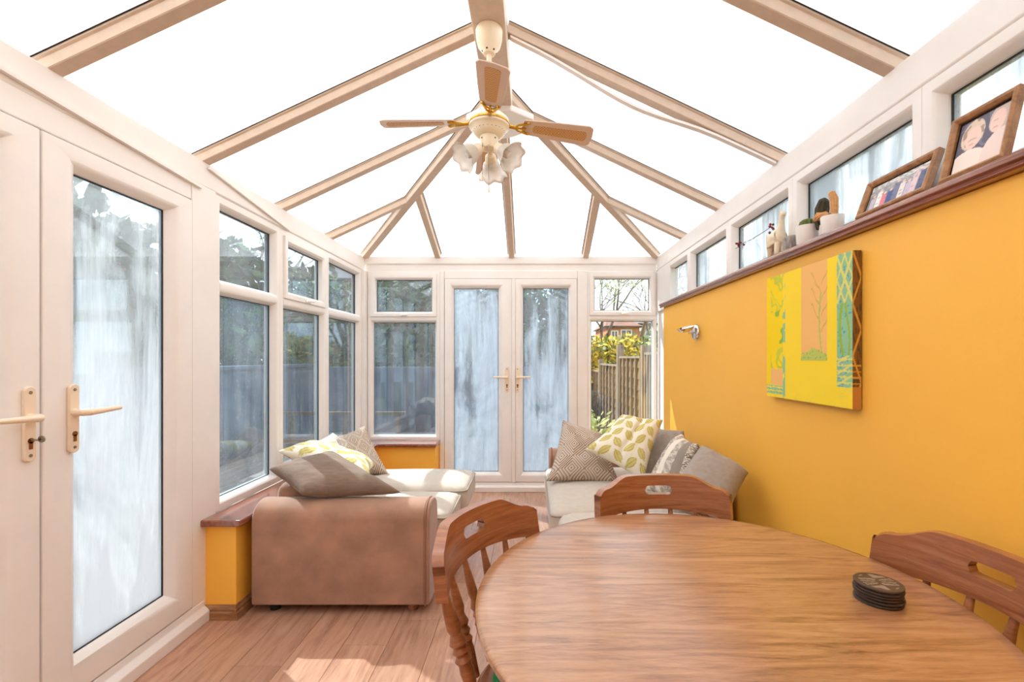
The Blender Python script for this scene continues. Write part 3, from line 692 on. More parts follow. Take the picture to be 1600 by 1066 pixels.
def make_chair():
    r = empty('dining_chair', (0, 0, 0))
    c, sg = .235, .085; Rr = (c*c+sg*sg)/(2*sg); amax = math.asin(c/Rr)
    yc = .275-Rr            # arc centre
    def arc(t_, z, off):    # point on the rail; the back leans with height
        a = amax*t_; lean = (z-.70)*.16
        return ((Rr+off)*math.sin(a), yc+(Rr+off)*math.cos(a)+lean, z)
    def sm(x, a, b):
        x = max(0, min(1, (x-a)/(b-a))); return x*x*(3-2*x)
    ts = sorted(set([round(-1+2*i/56, 5) for i in range(57)]+[-.1999, .1999]+[x*q_ for x in (-1, 1) for q_ in (.945, .975, .988, .996)]))
    cols = []
    for t_ in ts:
        q = abs(t_)
        zt = .828-.034*sm(q, .46, .84)
        zb = .694+.016*(1-q*q)
        if q > .84:
            e = math.sqrt(max(0, 1-((q-.84)/.16)**2)); zt = (zb+.03)+(zt-zb-.03)*(.45+.55*e); zb = zb+.0*(1-e)
        if q < .2: hh = .0155*math.sqrt(max(0, 1-max(0, (q-.15)/.05)**2)) if q > .15 else .0155
        else: hh = 0
        cols.append((t_, zb, .776-hh, .776+hh, zt))
    mb = MB(); n = len(cols); th = .014
    vv = []
    for (t_, *zs) in cols:
        for off in (-th, th):
            for z in zs: vv.append(arc(t_, z, off))
    f = []
    idx = lambda i, s_, k: i*8+s_*4+k
    for i in range(n-1):
        hole = abs((cols[i][0]+cols[i+1][0])/2) < .1999
        for k in range(3):
            if k == 1 and hole: continue
            f.append((idx(i, 0, k), idx(i+1, 0, k), idx(i+1, 0, k+1), idx(i, 0, k+1)))
            f.append((idx(i, 1, k), idx(i, 1, k+1), idx(i+1, 1, k+1), idx(i+1, 1, k)))
        f.append((idx(i, 0, 0), idx(i, 1, 0), idx(i+1, 1, 0), idx(i+1, 0, 0)))
        f.append((idx(i, 0, 3), idx(i+1, 0, 3), idx(i+1, 1, 3), idx(i, 1, 3)))
        if hole:
            f.append((idx(i, 0, 1), idx(i+1, 0, 1), idx(i+1, 1, 1), idx(i, 1, 1)))
            f.append((idx(i, 0, 2), idx(i, 1, 2), idx(i+1, 1, 2), idx(i+1, 0, 2)))
    for i in (0, n-1):
        for k in range(3): f.append((idx(i, 0, k), idx(i, 0, k+1), idx(i, 1, k+1), idx(i, 1, k)))
    mb.add(vv, f); mb.build('crest_rail', 'chair_rail_wood', r, bevel=.004, seg=3)
    # seat
    sp = []
    for i in range(40):
        a = 2*PI*i/40; ca, sa = math.cos(a), math.sin(a)
        sp.append((.195*abs(ca)**.62*(1 if ca > 0 else -1)*(1+.05*(-sa)), .192*abs(sa)**.62*(1 if sa > 0 else -1), 0))
    MB().prism(sp, (0, 0, .415), (0, 0, .035)).build('seat', 'chair_rail_wood', r, bevel=.01, seg=3)
    sp2 = [(x*.88, y*.84-.012, z) for x, y, z in sp]
    MB().prism(sp2, (0, 0, .451), (0, 0, .032)).build('seat_pad', 'green_pad', r, bevel=.012, seg=3)
    def turned(p0, p1, r0, name, k=1.0):
        p0 = Vector(p0); p1 = Vector(p1); L = (p1-p0).length
        pr = [(0, .85), (.12, .95), (.26, 1.15), (.32, 1.0), (.36, 1.35), (.40, .85), (.44, 1.3), (.48, .9), (.52, 1.4), (.56, 1.15), (.60, .85), (.66, 1.25), (.78, 1.05), (.9, .8), (1, .68)]
        MB().lathe([(r0*k*q, L*h) for h, q in pr], p0, p1-p0, 14).build(name, 'chair_wood', r, smooth=True)
    for i in range(6):
        t_ = (-.87+1.74*i/5); e = i in (0, 5)
        p1 = arc(t_, .708, 0); a = amax*t_*1.02
        p0 = (.185*math.sin(a)/math.sin(amax)*1.0, .155+.04*math.cos(a*1.6)-(.03 if e else 0), .448)
        turned(p0, p1, .0155 if e else .0115, 'post' if e else 'spindle')
    for sx in (-1, 1):
        for sy in (-1, 1):
            turned((sx*.18, sy*.18, 0), (sx*.145, sy*.14, .418), .020, 'leg')
        MB().lathe([(.009, 0), (.012, .1), (.015, .18), (.012, .26), (.009, .36)], (sx*.168, -.18, .14), (0, 1, 0), 10).build('stretcher', 'chair_wood', r, smooth=True)
    MB().lathe([(.009, 0), (.012, .1), (.015, .168), (.012, .24), (.009, .336)], (-.168, 0, .14), (1, 0, 0), 10).build('stretcher', 'chair_wood', r, smooth=True)
    return r
ch = make_chair()
tag(ch, 'wooden spindle-back chair on the far side of the table before the sofa', 'chair', 'dining chairs round the table')
ch.location = (.467, 1.40, 0); ch.rotation_euler = (0, 0, 0)
c2 = copy_tree(ch); c2.location = (.075, 1.163, 0); c2.rotation_euler = (0, 0, R(61)); c2['label'] = 'wooden spindle-back chair left of the table with a green seat pad'
c3 = copy_tree(ch); c3.location = (.755, .985, 0); c3.rotation_euler = (0, 0, R(-84)); c3['label'] = 'wooden spindle-back chair between the table and the orange wall'
# coasters
cx, cyy = .885, 1.03
cx, cyy = .762, .998
for k in range(6):
    z = TZ+.0002+k*.0068; dx, dy = rnd.uniform(-.0015, .0015), rnd.uniform(-.0015, .0015)
    prof = [(.0001, .0062), (.043, .0062), (.0455, .0052), (.046, .003), (.044, 0), (.0001, 0)]
    if k < 5:
        o = MB().lathe(prof, (0, 0, 0), n=40).build('coaster', 'coaster_dark', smooth=True)
        tag(o, ('lowest dark coaster of the stack, lying on the table top', 'dark coaster second from the bottom of the stack', 'dark coaster third from the bottom of the stack', 'dark coaster third from the top of the stack', 'dark coaster second from the top of the stack')[k], 'coaster', 'stacked coasters')
    else:
        mb = MB(); NR, NA = 22, 72; vv = [(0, 0, .0062)]
        for i in range(1, NR+1):
            for j in range(NA):
                a = 2*PI*j/NA; q = .043*i/NR; vv.append((q*math.cos(a), q*math.sin(a), .0062))
        for rr, zz in ((.0455, .0052), (.046, .003), (.044, 0)):
            for j in range(NA):
                a = 2*PI*j/NA; vv.append((rr*math.cos(a), rr*math.sin(a), zz))
        f = [(0, 1+j, 1+(j+1) % NA) for j in range(NA)]+[(1+i*NA+j, 1+(i+1)*NA+j, 1+(i+1)*NA+(j+1) % NA, 1+i*NA+(j+1) % NA) for i in range(NR+2) for j in range(NA)]
        f.append(tuple(1+(NR+2)*NA+j for j in range(NA)))
        mb.add(vv, f); o = mb.build('coaster', 'photo_print', smooth=True)
        def cf(i, vv=vv):
            x, y, z_ = vv[i]; q = math.hypot(x, y); a = math.atan2(y, x)
            d0 = L_((74, 58, 50)); l0 = L_((138, 124, 112))
            if q > .036: return d0
            return l0 if (math.sin(a*8+q*260*math.sin(a*2)) > 0.1 and q > .006) else d0
        paint(o, cf); tag(o, 'topmost coaster of the stack with a carved pale pattern', 'coaster', 'stacked coasters')
    o.location = (cx+dx, cyy+dy, z)

# ================================================================== WALL: PAINTING, LAMP
def painting():
    y0, y1, z0, z1, xf = 1.545, 2.106, 1.087, 1.627, 1.091
    r = empty('canvas_painting', (xf+.015, (y0+y1)/2, z0), 'yellow abstract canvas with a tree panel on the orange wall', 'painting')
    NU, NV = 180, 170
    Y = L_((253, 218, 50)); Yd = L_((250, 214, 10)); PK = L_((244, 188, 112)); BL = L_((146, 194, 150)); GR = L_((150, 184, 60)); GO = L_((190, 196, 96)); BR = L_((120, 78, 26)); LT = L_((226, 216, 110))
    def col(u, v):     # u from far (left in the picture) to near, v up
        n1 = mnoise.noise(Vector((u*14, v*14, 1))); n2 = mnoise.noise(Vector((u*60, v*60, 5)))
        if u < .27:
            if u > .235: 
                return BL if n1+.4*n2 > -.05 else Y
            if v < .10:
                return BL if ((v*34+n2*.3) % 1 < .62 and v > .02) else Y
            if .06 < u < .235 and .10 < v < .235: return PK
            k = math.sin(40*v+26*u+4*math.sin(9*u+7*v)+5*n1)
            if u > .06 and k > .45 and (.24 < v < .42 or v > .70): return L_((206, 204, 60))
            if .12 < u and .42 < v < .72 and n1 > .22: return GR
            return Yd
        if u > .86 and v > .13:
            if v > .68:
                p = abs(((v-.68)*6.5) % 2-1); q = abs((u-.93)/.07)
                if abs(p-q) < .16 or abs(p-(1-q)) < .10: return LT
            elif v > .34:
                if abs(math.sin(v*9)*.03+.915-u) < .012 or abs(.955-math.sin(v*11)*.02-u) < .008: return GR
            else:
                if (v*26+n2*.3) % 1 < .3: return LT
                if abs(((v*14) % 1)-((u-.86)*7)) < .1: return LT
            return BL if n2+.6*n1 > -.35 else L_((96, 164, 176))
        if .475 < u < .765 and v > .30:
            du = u-.70-.02*math.sin(v*8)
            if v < .40 and v < .345+.05*(1-abs((u-.62)/.145))+.02*n2: return GO if n2 < .3 else GR
            if abs(du) < .007 and v < .78: return GO
            for k in range(7):
                zb = .50+.055*k; s = (-1)**k
                uu = (u-.70)*s; vv_ = v-zb
                if 0 < uu < .11 and abs(vv_-uu*1.5-.01*math.sin(uu*90)) < .008: return L_((216, 176, 80))
            return PK
        if v < .13 and u > .27 and n2+n1 > .62: return LT
        return Y
    vv = []; cc = []
    for j in range(NV+1):
        for i in range(NU+1):
            u, v = i/NU, j/NV
            vv.append((xf, y1+(y0-y1)*u, z0+(z1-z0)*v)); cc.append(col(u, v))
    f = [(j*(NU+1)+i, j*(NU+1)+i+1, (j+1)*(NU+1)+i+1, (j+1)*(NU+1)+i) for j in range(NV) for i in range(NU)]
    mb = MB(); mb.add(vv, f); o = mb.build('canvas_front', 'painted_canvas', r); paint(o, lambda i: cc[i])
    # wrapped near edge
    vv = []; cc = []; NS = 14
    for j in range(NV+1):
        for i in range(NS+1):
            u, v = i/NS, j/NV; vv.append((xf+.030*u, y0-.0002, z0+(z1-z0)*v))
            n1 = mnoise.noise(Vector((u*4, v*20, 3)))
            k = L_((196, 132, 60)) if v < .14 else (L_((214, 160, 60)) if (abs(abs(((v-.5)*6) % 2-1)-u) < .12 or (.14 < v < .3 and (v*26) % 1 < .25)) else (L_((132, 90, 34)) if n1 > -.1 else L_((96, 74, 40))))
            cc.append(k)
    f = [(j*(NS+1)+i, j*(NS+1)+i+1, (j+1)*(NS+1)+i+1, (j+1)*(NS+1)+i) for j in range(NV) for i in range(NS)]
    mb = MB(); mb.add(vv, f); o = mb.build('canvas_edge', 'painted_canvas', r); paint(o, lambda i: cc[i])
    MB().box((xf+.0006, y0, z0), (xf+.030, y1, z1)).build('stretcher_frame', 'canvas_back', r)
    MB().box((xf+.030, y0+.02, z0+.02), (XW, y1-.02, z1-.02)).build('hanger', 'dark_slot', r)
painting()
wl_ = empty('wall_lamp', (XW, 3.10, 1.44), 'small chrome wall lamp with an upturned dish on the orange wall', 'wall lamp')
bpz = MB().lathe([(.052, 0), (.054, .004), (.050, .014), (.036, .022), (.0001, .025)], (XW, 3.10, 1.437), (-1, 0, 0), 30).build('back_plate', 'chrome', wl_, smooth=True)
MB().tube([(XW-.02, 3.10, 1.435), (XW-.05, 3.09, 1.432), (XW-.065, 3.085, 1.44)], .008, 10).build('arm', 'chrome', wl_, smooth=True)
MB().lathe([(.0001, -.022), (.02, -.02), (.045, -.008), (.060, .012), (.058, .012), (.044, -.004), (.02, -.014), (.0001, -.016)], (XW-.085, 3.06, 1.455), (-.25, -.1, 1), 28).build('dish', 'chrome', wl_, smooth=True)

# ================================================================== THINGS ON THE SHELF
SH = 1.728
def photo(name, label, yl, yr, xb, h, tilt, fw, fn, NU=90, NV=70):
    # stands on the shelf with its face towards -X; yl far side, yr near side
    wd_ = yl-yr; r = empty(name, (xb, (yl+yr)/2, SH), label, 'photo frame')
    up = Vector((math.sin(tilt), 0, math.cos(tilt))); nrm = Vector((-math.cos(tilt), 0, math.sin(tilt)))
    o0 = Vector((xb, yl, SH+.002))
    def T(u, v, d): return tuple(o0+Vector((0, -1, 0))*u+up*v+nrm*d)
    MB().ring(T, 0, wd_, 0, h, [(0, 0), (0, .018), (.006, .022), (fw-.006, .020), (fw, .012), (fw, 0)]).build('moulding', 'frame_wood', r, bevel=.001)
    mb = MB(); vv = []; cc = []
    for j in range(NV+1):
        for i in range(NU+1):
            u, v = i/NU, j/NV; vv.append(T(fw-.002+(wd_-2*fw+.004)*u, fw-.002+(h-2*fw+.004)*v, .006)); cc.append(fn(u, v))
    f = [(j*(NU+1)+i, j*(NU+1)+i+1, (j+1)*(NU+1)+i+1, (j+1)*(NU+1)+i) for j in range(NV) for i in range(NU)]
    mb.add(vv, f); p = mb.build('photo_print', 'photo_print', r); paint(p, lambda i: cc[i])
    bk = MB(); q = [T(.004, .004, 0), T(wd_-.004, .004, 0), T(wd_-.004, h-.004, 0), T(.004, h-.004, 0)]; bk.prism(q, (0, 0, 0), -nrm*.003+Vector((0, 0, 0))); bk.build('backing', 'canvas_back', r)
def duo(u, v):
    n = mnoise.noise(Vector((u*9, v*9, 2)))
    bgc = L_((96, 92, 108)); skin = L_((240, 206, 192)); blonde = L_((222, 202, 180)); dress = L_((240, 226, 214)); hair = L_((206, 188, 178)); dk = L_((16, 15, 16))
    if v > .93 or u < .05: return dk
    c = bgc if n < .3 else L_((122, 118, 136))
    def el(cx, cy, rx, ry): return ((u-cx)/rx)**2+((v-cy)/ry)**2
    if el(.32, .66, .22, .27) < 1: c = blonde if n > -.25 else L_((168, 142, 124))
    if el(.34, .60, .145, .20) < 1: c = skin
    if el(.33, .56, .09, .03) < 1 and v > .545: c = L_((212, 176, 164))
    if el(.33, .48, .05, .018) < 1: c = L_((220, 166, 156))
    if el(.80, .74, .20, .26) < 1: c = hair
    if el(.76, .70, .13, .20) < 1: c = skin
    if el(.72, .72, .05, .015) < 1: c = L_((214, 180, 168))
    if el(.73, .59, .05, .016) < 1: c = L_((222, 170, 160))
    if el(.30, .05, .42, .34) < 1: c = dress
    if el(.90, .14, .34, .40) < 1: c = L_((236, 216, 206))
    return c
def crowd(u, v):
    n = mnoise.noise(Vector((u*16, v*16, 4)))
    if v > .94 or u < .03: return L_((20, 18, 18))
    c = L_((226, 226, 224)) if v > .78 else (L_((150, 152, 162)) if v > .55 else L_((128, 126, 134)))
    if v > .62 and n > .05: c = L_((176, 178, 176))
    pal = [(196, 188, 196), (240, 236, 234), (224, 130, 140), (66, 90, 150), (120, 124, 150), (236, 226, 222), (200, 190, 206), (226, 200, 204), (90, 96, 132)]
    for k in range(9):
        cx = .12+.095*k; top = .50+.12*math.sin(k*1.9)+.02*k
        if abs(u-cx) < .045 and v < top and v > .06: c = L_(pal[k]) if n > -.35 else L_(tuple(int(x*.8) for x in pal[k]))
        if ((u-cx)/.026)**2+((v-top-.05)/.05)**2 < 1: c = L_((232, 198, 182))
    return c
photo('photo_frame', 'larger wooden photo frame on the shelf showing two women close up', 1.243, 1.070, 1.128, .178, R(13), .017, duo)
photo('photo_frame', 'smaller wide wooden photo frame on the shelf showing a group of people', 1.560, 1.285, 1.126, .130, R(20), .018, crowd)
# cactus pots
def pot(loc, rt, rb_, h, label, name='cactus_pot'):
    r = empty(name, loc, label, 'potted plant'); x, y, z = loc
    MB().lathe([(rb_, 0), (rb_+.002, .003), (rt, h), (rt-.004, h), (rt-.006, h-.012), (.0001, h-.013)], loc, n=30).build('pot', 'white_ceramic', r, smooth=True)
    MB().lathe([(.0001, h-.008), (rt-.007, h-.010), (rt-.007, h-.014)], loc, n=24).build('soil', 'soil', r)
    return r
def cactus(r, pts, rad, mat, ribs=10, name='cactus'):
    pts = [Vector(p) for p in pts]; n = ribs*2; vv = []; k = len(pts)
    for i, p in enumerate(pts):
        d = (pts[min(i+1, k-1)]-pts[max(i-1, 0)]).normalized(); a = d.cross(Vector((0, 1, 0))).normalized(); b = d.cross(a)
        for j in range(n):
            q = rad[i]*(1.0 if j % 2 else .82); th = 2*PI*j/n; vv.append(p+(a*math.cos(th)+b*math.sin(th))*q)
    f = [(i*n+j, i*n+(j+1) % n, (i+1)*n+(j+1) % n, (i+1)*n+j) for i in range(k-1) for j in range(n)]+[tuple(range((k-1)*n, k*n))]
    o = MB().add(vv, f).build(name, mat, r)
    sp = MB(); rs = random.Random(len(vv))
    for i in range(1, k):
        for j in range(1, n, 2):
            c0 = vv[i*n+j]; d = (c0-pts[i]).normalized()
            for e in range(2):
                q = c0+(d+Vector((rs.uniform(-.6, .6), rs.uniform(-.6, .6), rs.uniform(-.4, .6)))).normalized()*.005
                sd2 = Vector((.0004, .0004, 0)); sp.add([c0-sd2, c0+sd2, q], [(0, 1, 2)])
    t2 = sp.build('spines', 'giraffe_cream', o, normals=False); t2['kind'] = 'stuff'
X0 = 1.142
p1 = pot((X0, 1.885, SH), .043, .036, .078, 'white pot with a low round green cactus on the shelf')
cactus(p1, [(X0, 1.88, SH+.066), (X0, 1.88, SH+.082), (X0, 1.88, SH+.096), (X0, 1.88, SH+.105), (X0, 1.88, SH+.108)], [.030, .034, .030, .018, .005], 'cactus_green', 12)
p2 = pot((X0+.006, 1.735, SH), .040, .034, .072, 'white pot on the shelf with a tall tan furry cactus')
cactus(p2, [(X0+.01, 1.735, SH+.065), (X0+.012, 1.733, SH+.10), (X0+.012, 1.735, SH+.14), (X0+.006, 1.74, SH+.165), (X0+.004, 1.742, SH+.17)], [.013, .014, .0145, .012, .004], 'cactus_tan', 11)
cactus(p2, [(X0+.006, 1.745, SH+.07), (X0-.004, 1.765, SH+.088), (X0-.012, 1.79, SH+.09), (X0-.016, 1.81, SH+.082)], [.010, .014, .017, .008], 'cactus_tan', 9, 'cactus_arm')
MB().lathe([(.015, 0), (.013, .02)], (X0+.008, 1.742, SH+.066), n=12).build('cactus_stem', 'cactus_stem', p2)
p3 = pot((X0+.024, 1.812, SH), .017, .016, .062, 'small pot between two white pots with a tall dark ribbed cactus')
cactus(p3, [(X0+.022, 1.825, SH+.05), (X0+.021, 1.825, SH+.09), (X0+.018, 1.815, SH+.13), (X0+.016, 1.80, SH+.158), (X0+.016, 1.795, SH+.165)], [.018, .025, .026, .018, .004], 'cactus_dark', 9)
# bark block
mb = MB(); pr = []
for i in range(22):
    a = 2*PI*i/22; q = .033*(1+.16*mnoise.noise(Vector((math.cos(a)*2, math.sin(a)*2, 3)))); pr.append((q*math.cos(a), q*math.sin(a)*1.1))
vv = []
for k, (z, s_) in enumerate(((0, .96), (.02, 1.02), (.04, .98), (.058, 1.0), (.062, .94))):
    for i, (x, y) in enumerate(pr):
        e = 1+.07*mnoise.noise(Vector((i*.9, k*1.7, 0))); vv.append((X0-.002+x*s_*e, 1.985+y*s_*e, SH+z))
n = 22
mb.add(vv, [(k*n+i, k*n+(i+1) % n, (k+1)*n+(i+1) % n, (k+1)*n+i) for k in range(4) for i in range(n)]+[tuple(range(n))[::-1], tuple(range(4*n, 5*n))])
o = mb.build('bark_tealight_holder', 'bark_grey'); tag(o, 'grey bark-textured block on the shelf beside the giraffe', 'ornament')
# giraffe figurine: one skinned body
gi = empty('giraffe_figurine', (X0, 2.10, SH), 'small cream giraffe figurine standing on the shelf', 'figurine')
gy = 2.115
def G(y, x, z): return (X0+x, gy+y, SH+z)
J = [(G(.0, 0, .085), .026), (G(.034, 0, .082), .025), (G(-.022, 0, .092), .024), (G(-.032, 0, .12), .016), (G(-.038, 0, .155), .0105), (G(-.044, 0, .185), .010), (G(-.056, 0, .190), .009), (G(-.068, 0, .182), .006),
     (G(-.022, .012, .05), .010), (G(-.024, .013, .004), .009), (G(-.022, -.012, .05), .010), (G(-.024, -.013, .004), .009),
     (G(.04, .012, .05), .011), (G(.042, .013, .004), .009), (G(.04, -.012, .05), .011), (G(.042, -.013, .004), .009),
     (G(-.040, .008, .205), .004), (G(-.040, -.008, .205), .004), (G(.058, 0, .07), .004), (G(.062, 0, .04), .003)]
Ed = [(0, 1), (0, 2), (2, 3), (3, 4), (4, 5), (5, 6), (6, 7), (2, 8), (8, 9), (2, 10), (10, 11), (1, 12), (12, 13), (1, 14), (14, 15), (5, 16), (5, 17), (1, 18), (18, 19)]
try:
    bpy.ops.object.select_all(action='DESELECT')
except Exception: pass
def skinned(name, J, Ed, mat, parent):
    me = bpy.data.meshes.new(name); me.from_pydata([j[0] for j in J], Ed, []); me.materials.append(M[mat])
    o = bpy.data.objects.new(name, me); C.objects.link(o); bpy.context.view_layer.objects.active = o
    m_ = o.modifiers.new('skin', 'SKIN'); m_.use_smooth_shade = True
    if len(me.skin_vertices) == 0:
        o.modifiers.remove(m_); o.select_set(True); bpy.ops.object.modifier_add(type='SKIN'); o.modifiers[0].use_smooth_shade = True
    for i, j in enumerate(J):
        sv = me.skin_vertices[0].data[i]; sv.radius = (j[1]*1.28, j[1]*1.28); sv.use_root = (i == 0)
    s2 = o.modifiers.new('sub', 'SUBSURF'); s2.levels = 2; s2.render_levels = 2
    adopt(o, parent); return o
skinned('body', J, Ed, 'giraffe_cream', gi)
mb = MB(); rs = random.Random(3)
for k in range(26):
    y = rs.uniform(-.02, .04); z = rs.uniform(.075, .10); mb.lathe([(.0001, .0008), (.0035, .0002), (.004, -.002)], G(y, -.0265+abs(y)*.05, z), (-1, 0, rs.uniform(-.2, .3)), 6)
mb.build('spots', 'giraffe_spot', gi)['kind'] = 'stuff'
# glass vase with a twig
va = MB().lathe([(.001, .002), (.040, .002), (.044, .01), (.044, .10), (.030, .125), (.028, .145), (.026, .145), (.028, .124), (.042, .099), (.042, .012), (.038, .006), (.001, .006)], (X0, 2.36, SH), n=28).build('glass_vase', 'vase_glass', smooth=True)
tag(va, 'clear glass vase at the far side of the giraffe', 'vase')
tw = empty('dried_twig', (X0, 2.36, SH+.14), 'thin dried twig with dark red blossoms lying across the glass vase', 'twig')
ty = [(X0-.02, 2.50, SH+.133), (X0-.01, 2.42, SH+.147), (X0, 2.36, SH+.148), (X0-.005, 2.24, SH+.15), (X0-.01, 2.14, SH+.152)]
MB().tube(ty, [.0012, .0016, .0018, .0016, .001], 6).build('stem', 'twig', tw)
for cx_, n_ in ((2.155, 8), (2.49, 5), (2.45, 4)):
    for k in range(n_):
        p = (X0-.01+rs.uniform(-.012, .012), cx_+rs.uniform(-.018, .018), SH+.148+rs.uniform(-.014, .014))
        d = Vector((rs.uniform(-1, 1), rs.uniform(-1, 1), rs.uniform(-1, 1))).normalized()
        MB().lathe([(.0005, 0), (.0055, .004), (.006, .009), (.0001, .014)], p, d, 6).build('blossom', 'red_petal', tw)

# ================================================================== OUTSIDE
g = MB().box((-40, -20, -.4), (40, 70, -.25)).build('ground', 'lawn'); tag(g, 'garden lawn around the conservatory', 'ground', kind='structure')
pt = MB().box((-6, YB+.3, -.25), (2.2, 9, -.2)).build('patio', 'gravel'); tag(pt, 'pale patio behind the conservatory', 'patio', kind='structure')
dk = empty('deck', (-2.6, 3, -.2), 'weathered grey timber decking outside the left doors', 'decking', kind='structure')
d0 = None
for k in range(14):
    x = XL-.16-.145*k
    if d0 is None: d0 = MB().box((-.138, -.0, -.03), (0, 8.2, 0)).build('deck_board', 'deck_wood', bevel=.004); o = d0
    else: o = d0.copy(); C.objects.link(o)
    o.location = (x, -1.4, -.06); adopt(o, dk); 
bl = empty('balustrade', (-3, 6.9, -.2), 'low timber balustrade at the far end of the deck', 'balustrade')
for k, (z, t_) in enumerate(((.40, .03), (-.02, .03))): MB().box((-4.1, 6.87, z), (-1.9, 6.93, z+.05)).build('rail', 'fence_wood', bl)
for k in range(6): MB().box((-4.05+.4*k, 6.875, -.25), (-3.99+.4*k, 6.925, .41)).build('baluster', 'fence_wood', bl)
gw = MB(); gw.box((-4.4, -4, -.25), (-4.2, 9.3, 1.10)); gw.box((-4.45, -4, 1.10), (-4.15, 9.3, 1.15)); o = gw.build('garden_wall', 'grey_render'); tag(o, 'long grey rendered garden wall outside the left windows', 'garden wall')
gw = MB(); gw.box((-4.15, 9.3, -.25), (.9, 9.5, 1.08)); o = gw.build('garden_wall', 'grey_render'); tag(o, 'grey garden wall across the far end of the garden', 'garden wall')
def bush(name, label, c, rad, n, size, mats, trunk=True, cat='bush', lean=None, seed=1):
    rs = random.Random(seed); r = empty(name, (c[0], c[1], -.25), label, cat)
    for mi, m in enumerate(mats):
        mb = MB()
        for k in range(n//len(mats)):
            d = Vector((rs.gauss(0, 1), rs.gauss(0, 1), rs.gauss(0, 1))).normalized(); q = rs.random()**.4*(.85+.25*mnoise.noise(d*2.2+Vector((seed, 0, 0))))
            p = Vector((c[0]+d.x*rad[0]*q, c[1]+d.y*rad[1]*q, c[2]+d.z*rad[2]*q))
            if p.z < -.2: continue
            a = Vector((rs.gauss(0, 1), rs.gauss(0, 1), rs.gauss(0, 1))).normalized(); b = a.orthogonal().normalized(); s_ = size*rs.uniform(.6, 1.3)
            mb.add([p-a*s_, p-b*s_*.45, p+a*s_, p+b*s_*.45], [(0, 1, 2, 3)])
        o = mb.build('foliage', m, r, normals=False); o['kind'] = 'stuff'
    if trunk:
        for k in range(4):
            a = rs.uniform(0, 6.28); MB().tube([(c[0], c[1], -.25), (c[0]+.3*rad[0]*math.cos(a), c[1]+.3*rad[1]*math.sin(a), c[2]-.2*rad[2]), (c[0]+.6*rad[0]*math.cos(a), c[1]+.6*rad[1]*math.sin(a), c[2]+.4*rad[2])], [.06, .04, .015], 6).build('stem', 'bark', r)
    return r
hedge = [(-6.3, 2.5, 1.5, 2.1), (-6.2, 5.9, 1.6, 2.4), (-6.4, 9.4, 1.7, 2.5), (-6.2, 12.9, 1.8, 2.7)]
hn = ['nearest', 'second', 'third', 'furthest']
for k, (x, y, z, r_) in enumerate(hedge):
    bush('garden_bush', '%s dark green bush behind the long grey garden wall' % hn[k], (x, y, z), (1.6, 1.75, r_), 4200, .14, ['leaf_dark', 'leaf_green'], seed=10+k)
for k, (x, y, lab) in enumerate(((-3.3, 12.0, 'dark bush behind the far garden wall to the left'), (-.6, 12.0, 'dark bush behind the far garden wall in the middle'), (.95, 13.6, 'dark bush behind the end of the far garden wall'))):
    bush('garden_bush', lab, (x, y, 1.7), (1.4 if x < 0 else .62, 1.4 if x < 0 else .7, 2.2), 4200, .14, ['leaf_dark', 'leaf_green'], seed=20+k)
bush('golden_shrub', 'bright yellow flowering shrub beyond the fence', (1.95, 10.6, .9), (.95, .9, 1.15), 4200, .085, ['leaf_yellow', 'leaf_yellow', 'leaf_green'], seed=31, cat='shrub')
bush('green_shrub', 'green shrub beside the yellow one beyond the fence', (3.1, 11.8, 1.0), (.95, .9, 1.05), 3600, .085, ['leaf_green', 'leaf_pale', 'leaf_green'], seed=32, cat='shrub')
# fence along the boundary
def fence_post(y, z1, label):
    o = MB().box((1.33, y-.05, -.25), (1.43, y+.05, z1)).build('fence_post', 'fence_post_wood', bevel=.006); tag(o, label, 'fence post', 'boundary fence posts')
def fence_panel(y0, y1, z0, z1, label):
    r = empty('garden_fence', (1.38, (y0+y1)/2, z0), label, 'fence', 'boundary fence bays'); n = max(4, int((z1-z0)/.125)); hh = (z1-z0)/n
    for k in range(n):
        wv_ = .012*math.sin(k*2.1)
        MB().prism([(0, 0, 0), (.006, 0, 0), (.022, 0, hh+.02), (.016, 0, hh+.02)], (1.362, y0+.05, z0+k*hh+wv_), (0, y1-y0-.1, 0)).build('slat', 'fence_wood', r)
    for k in range(6):
        y = y0+.07+(y1-y0-.14)*k/5; MB().box((1.338, y-.02, z0), (1.364, y+.02, z1)).build('batten', 'fence_post_wood', r)
    MB().box((1.335, y0+.05, z1), (1.40, y1-.05, z1+.03)).build('cap', 'fence_post_wood', r)
fence_panel(4.75, 5.45, -.2, 1.30, 'nearest fence panel, partly hidden by the orange wall'); fence_post(5.5, 1.42, 'near fence post at the right edge of the back right window')
fence_panel(5.55, 7.0, -.2, 1.26, 'wide waney-lap fence panel nearest the back right window'); fence_post(7.05, 1.46, 'tall fence post between the two wide panels')
fence_panel(7.1, 8.9, -.2, 1.13, 'second fence panel, lower and further along'); fence_post(8.95, 1.24, 'far short fence post')
fence_panel(9.0, 10.9, -.2, .98, 'furthest brownish fence panel')
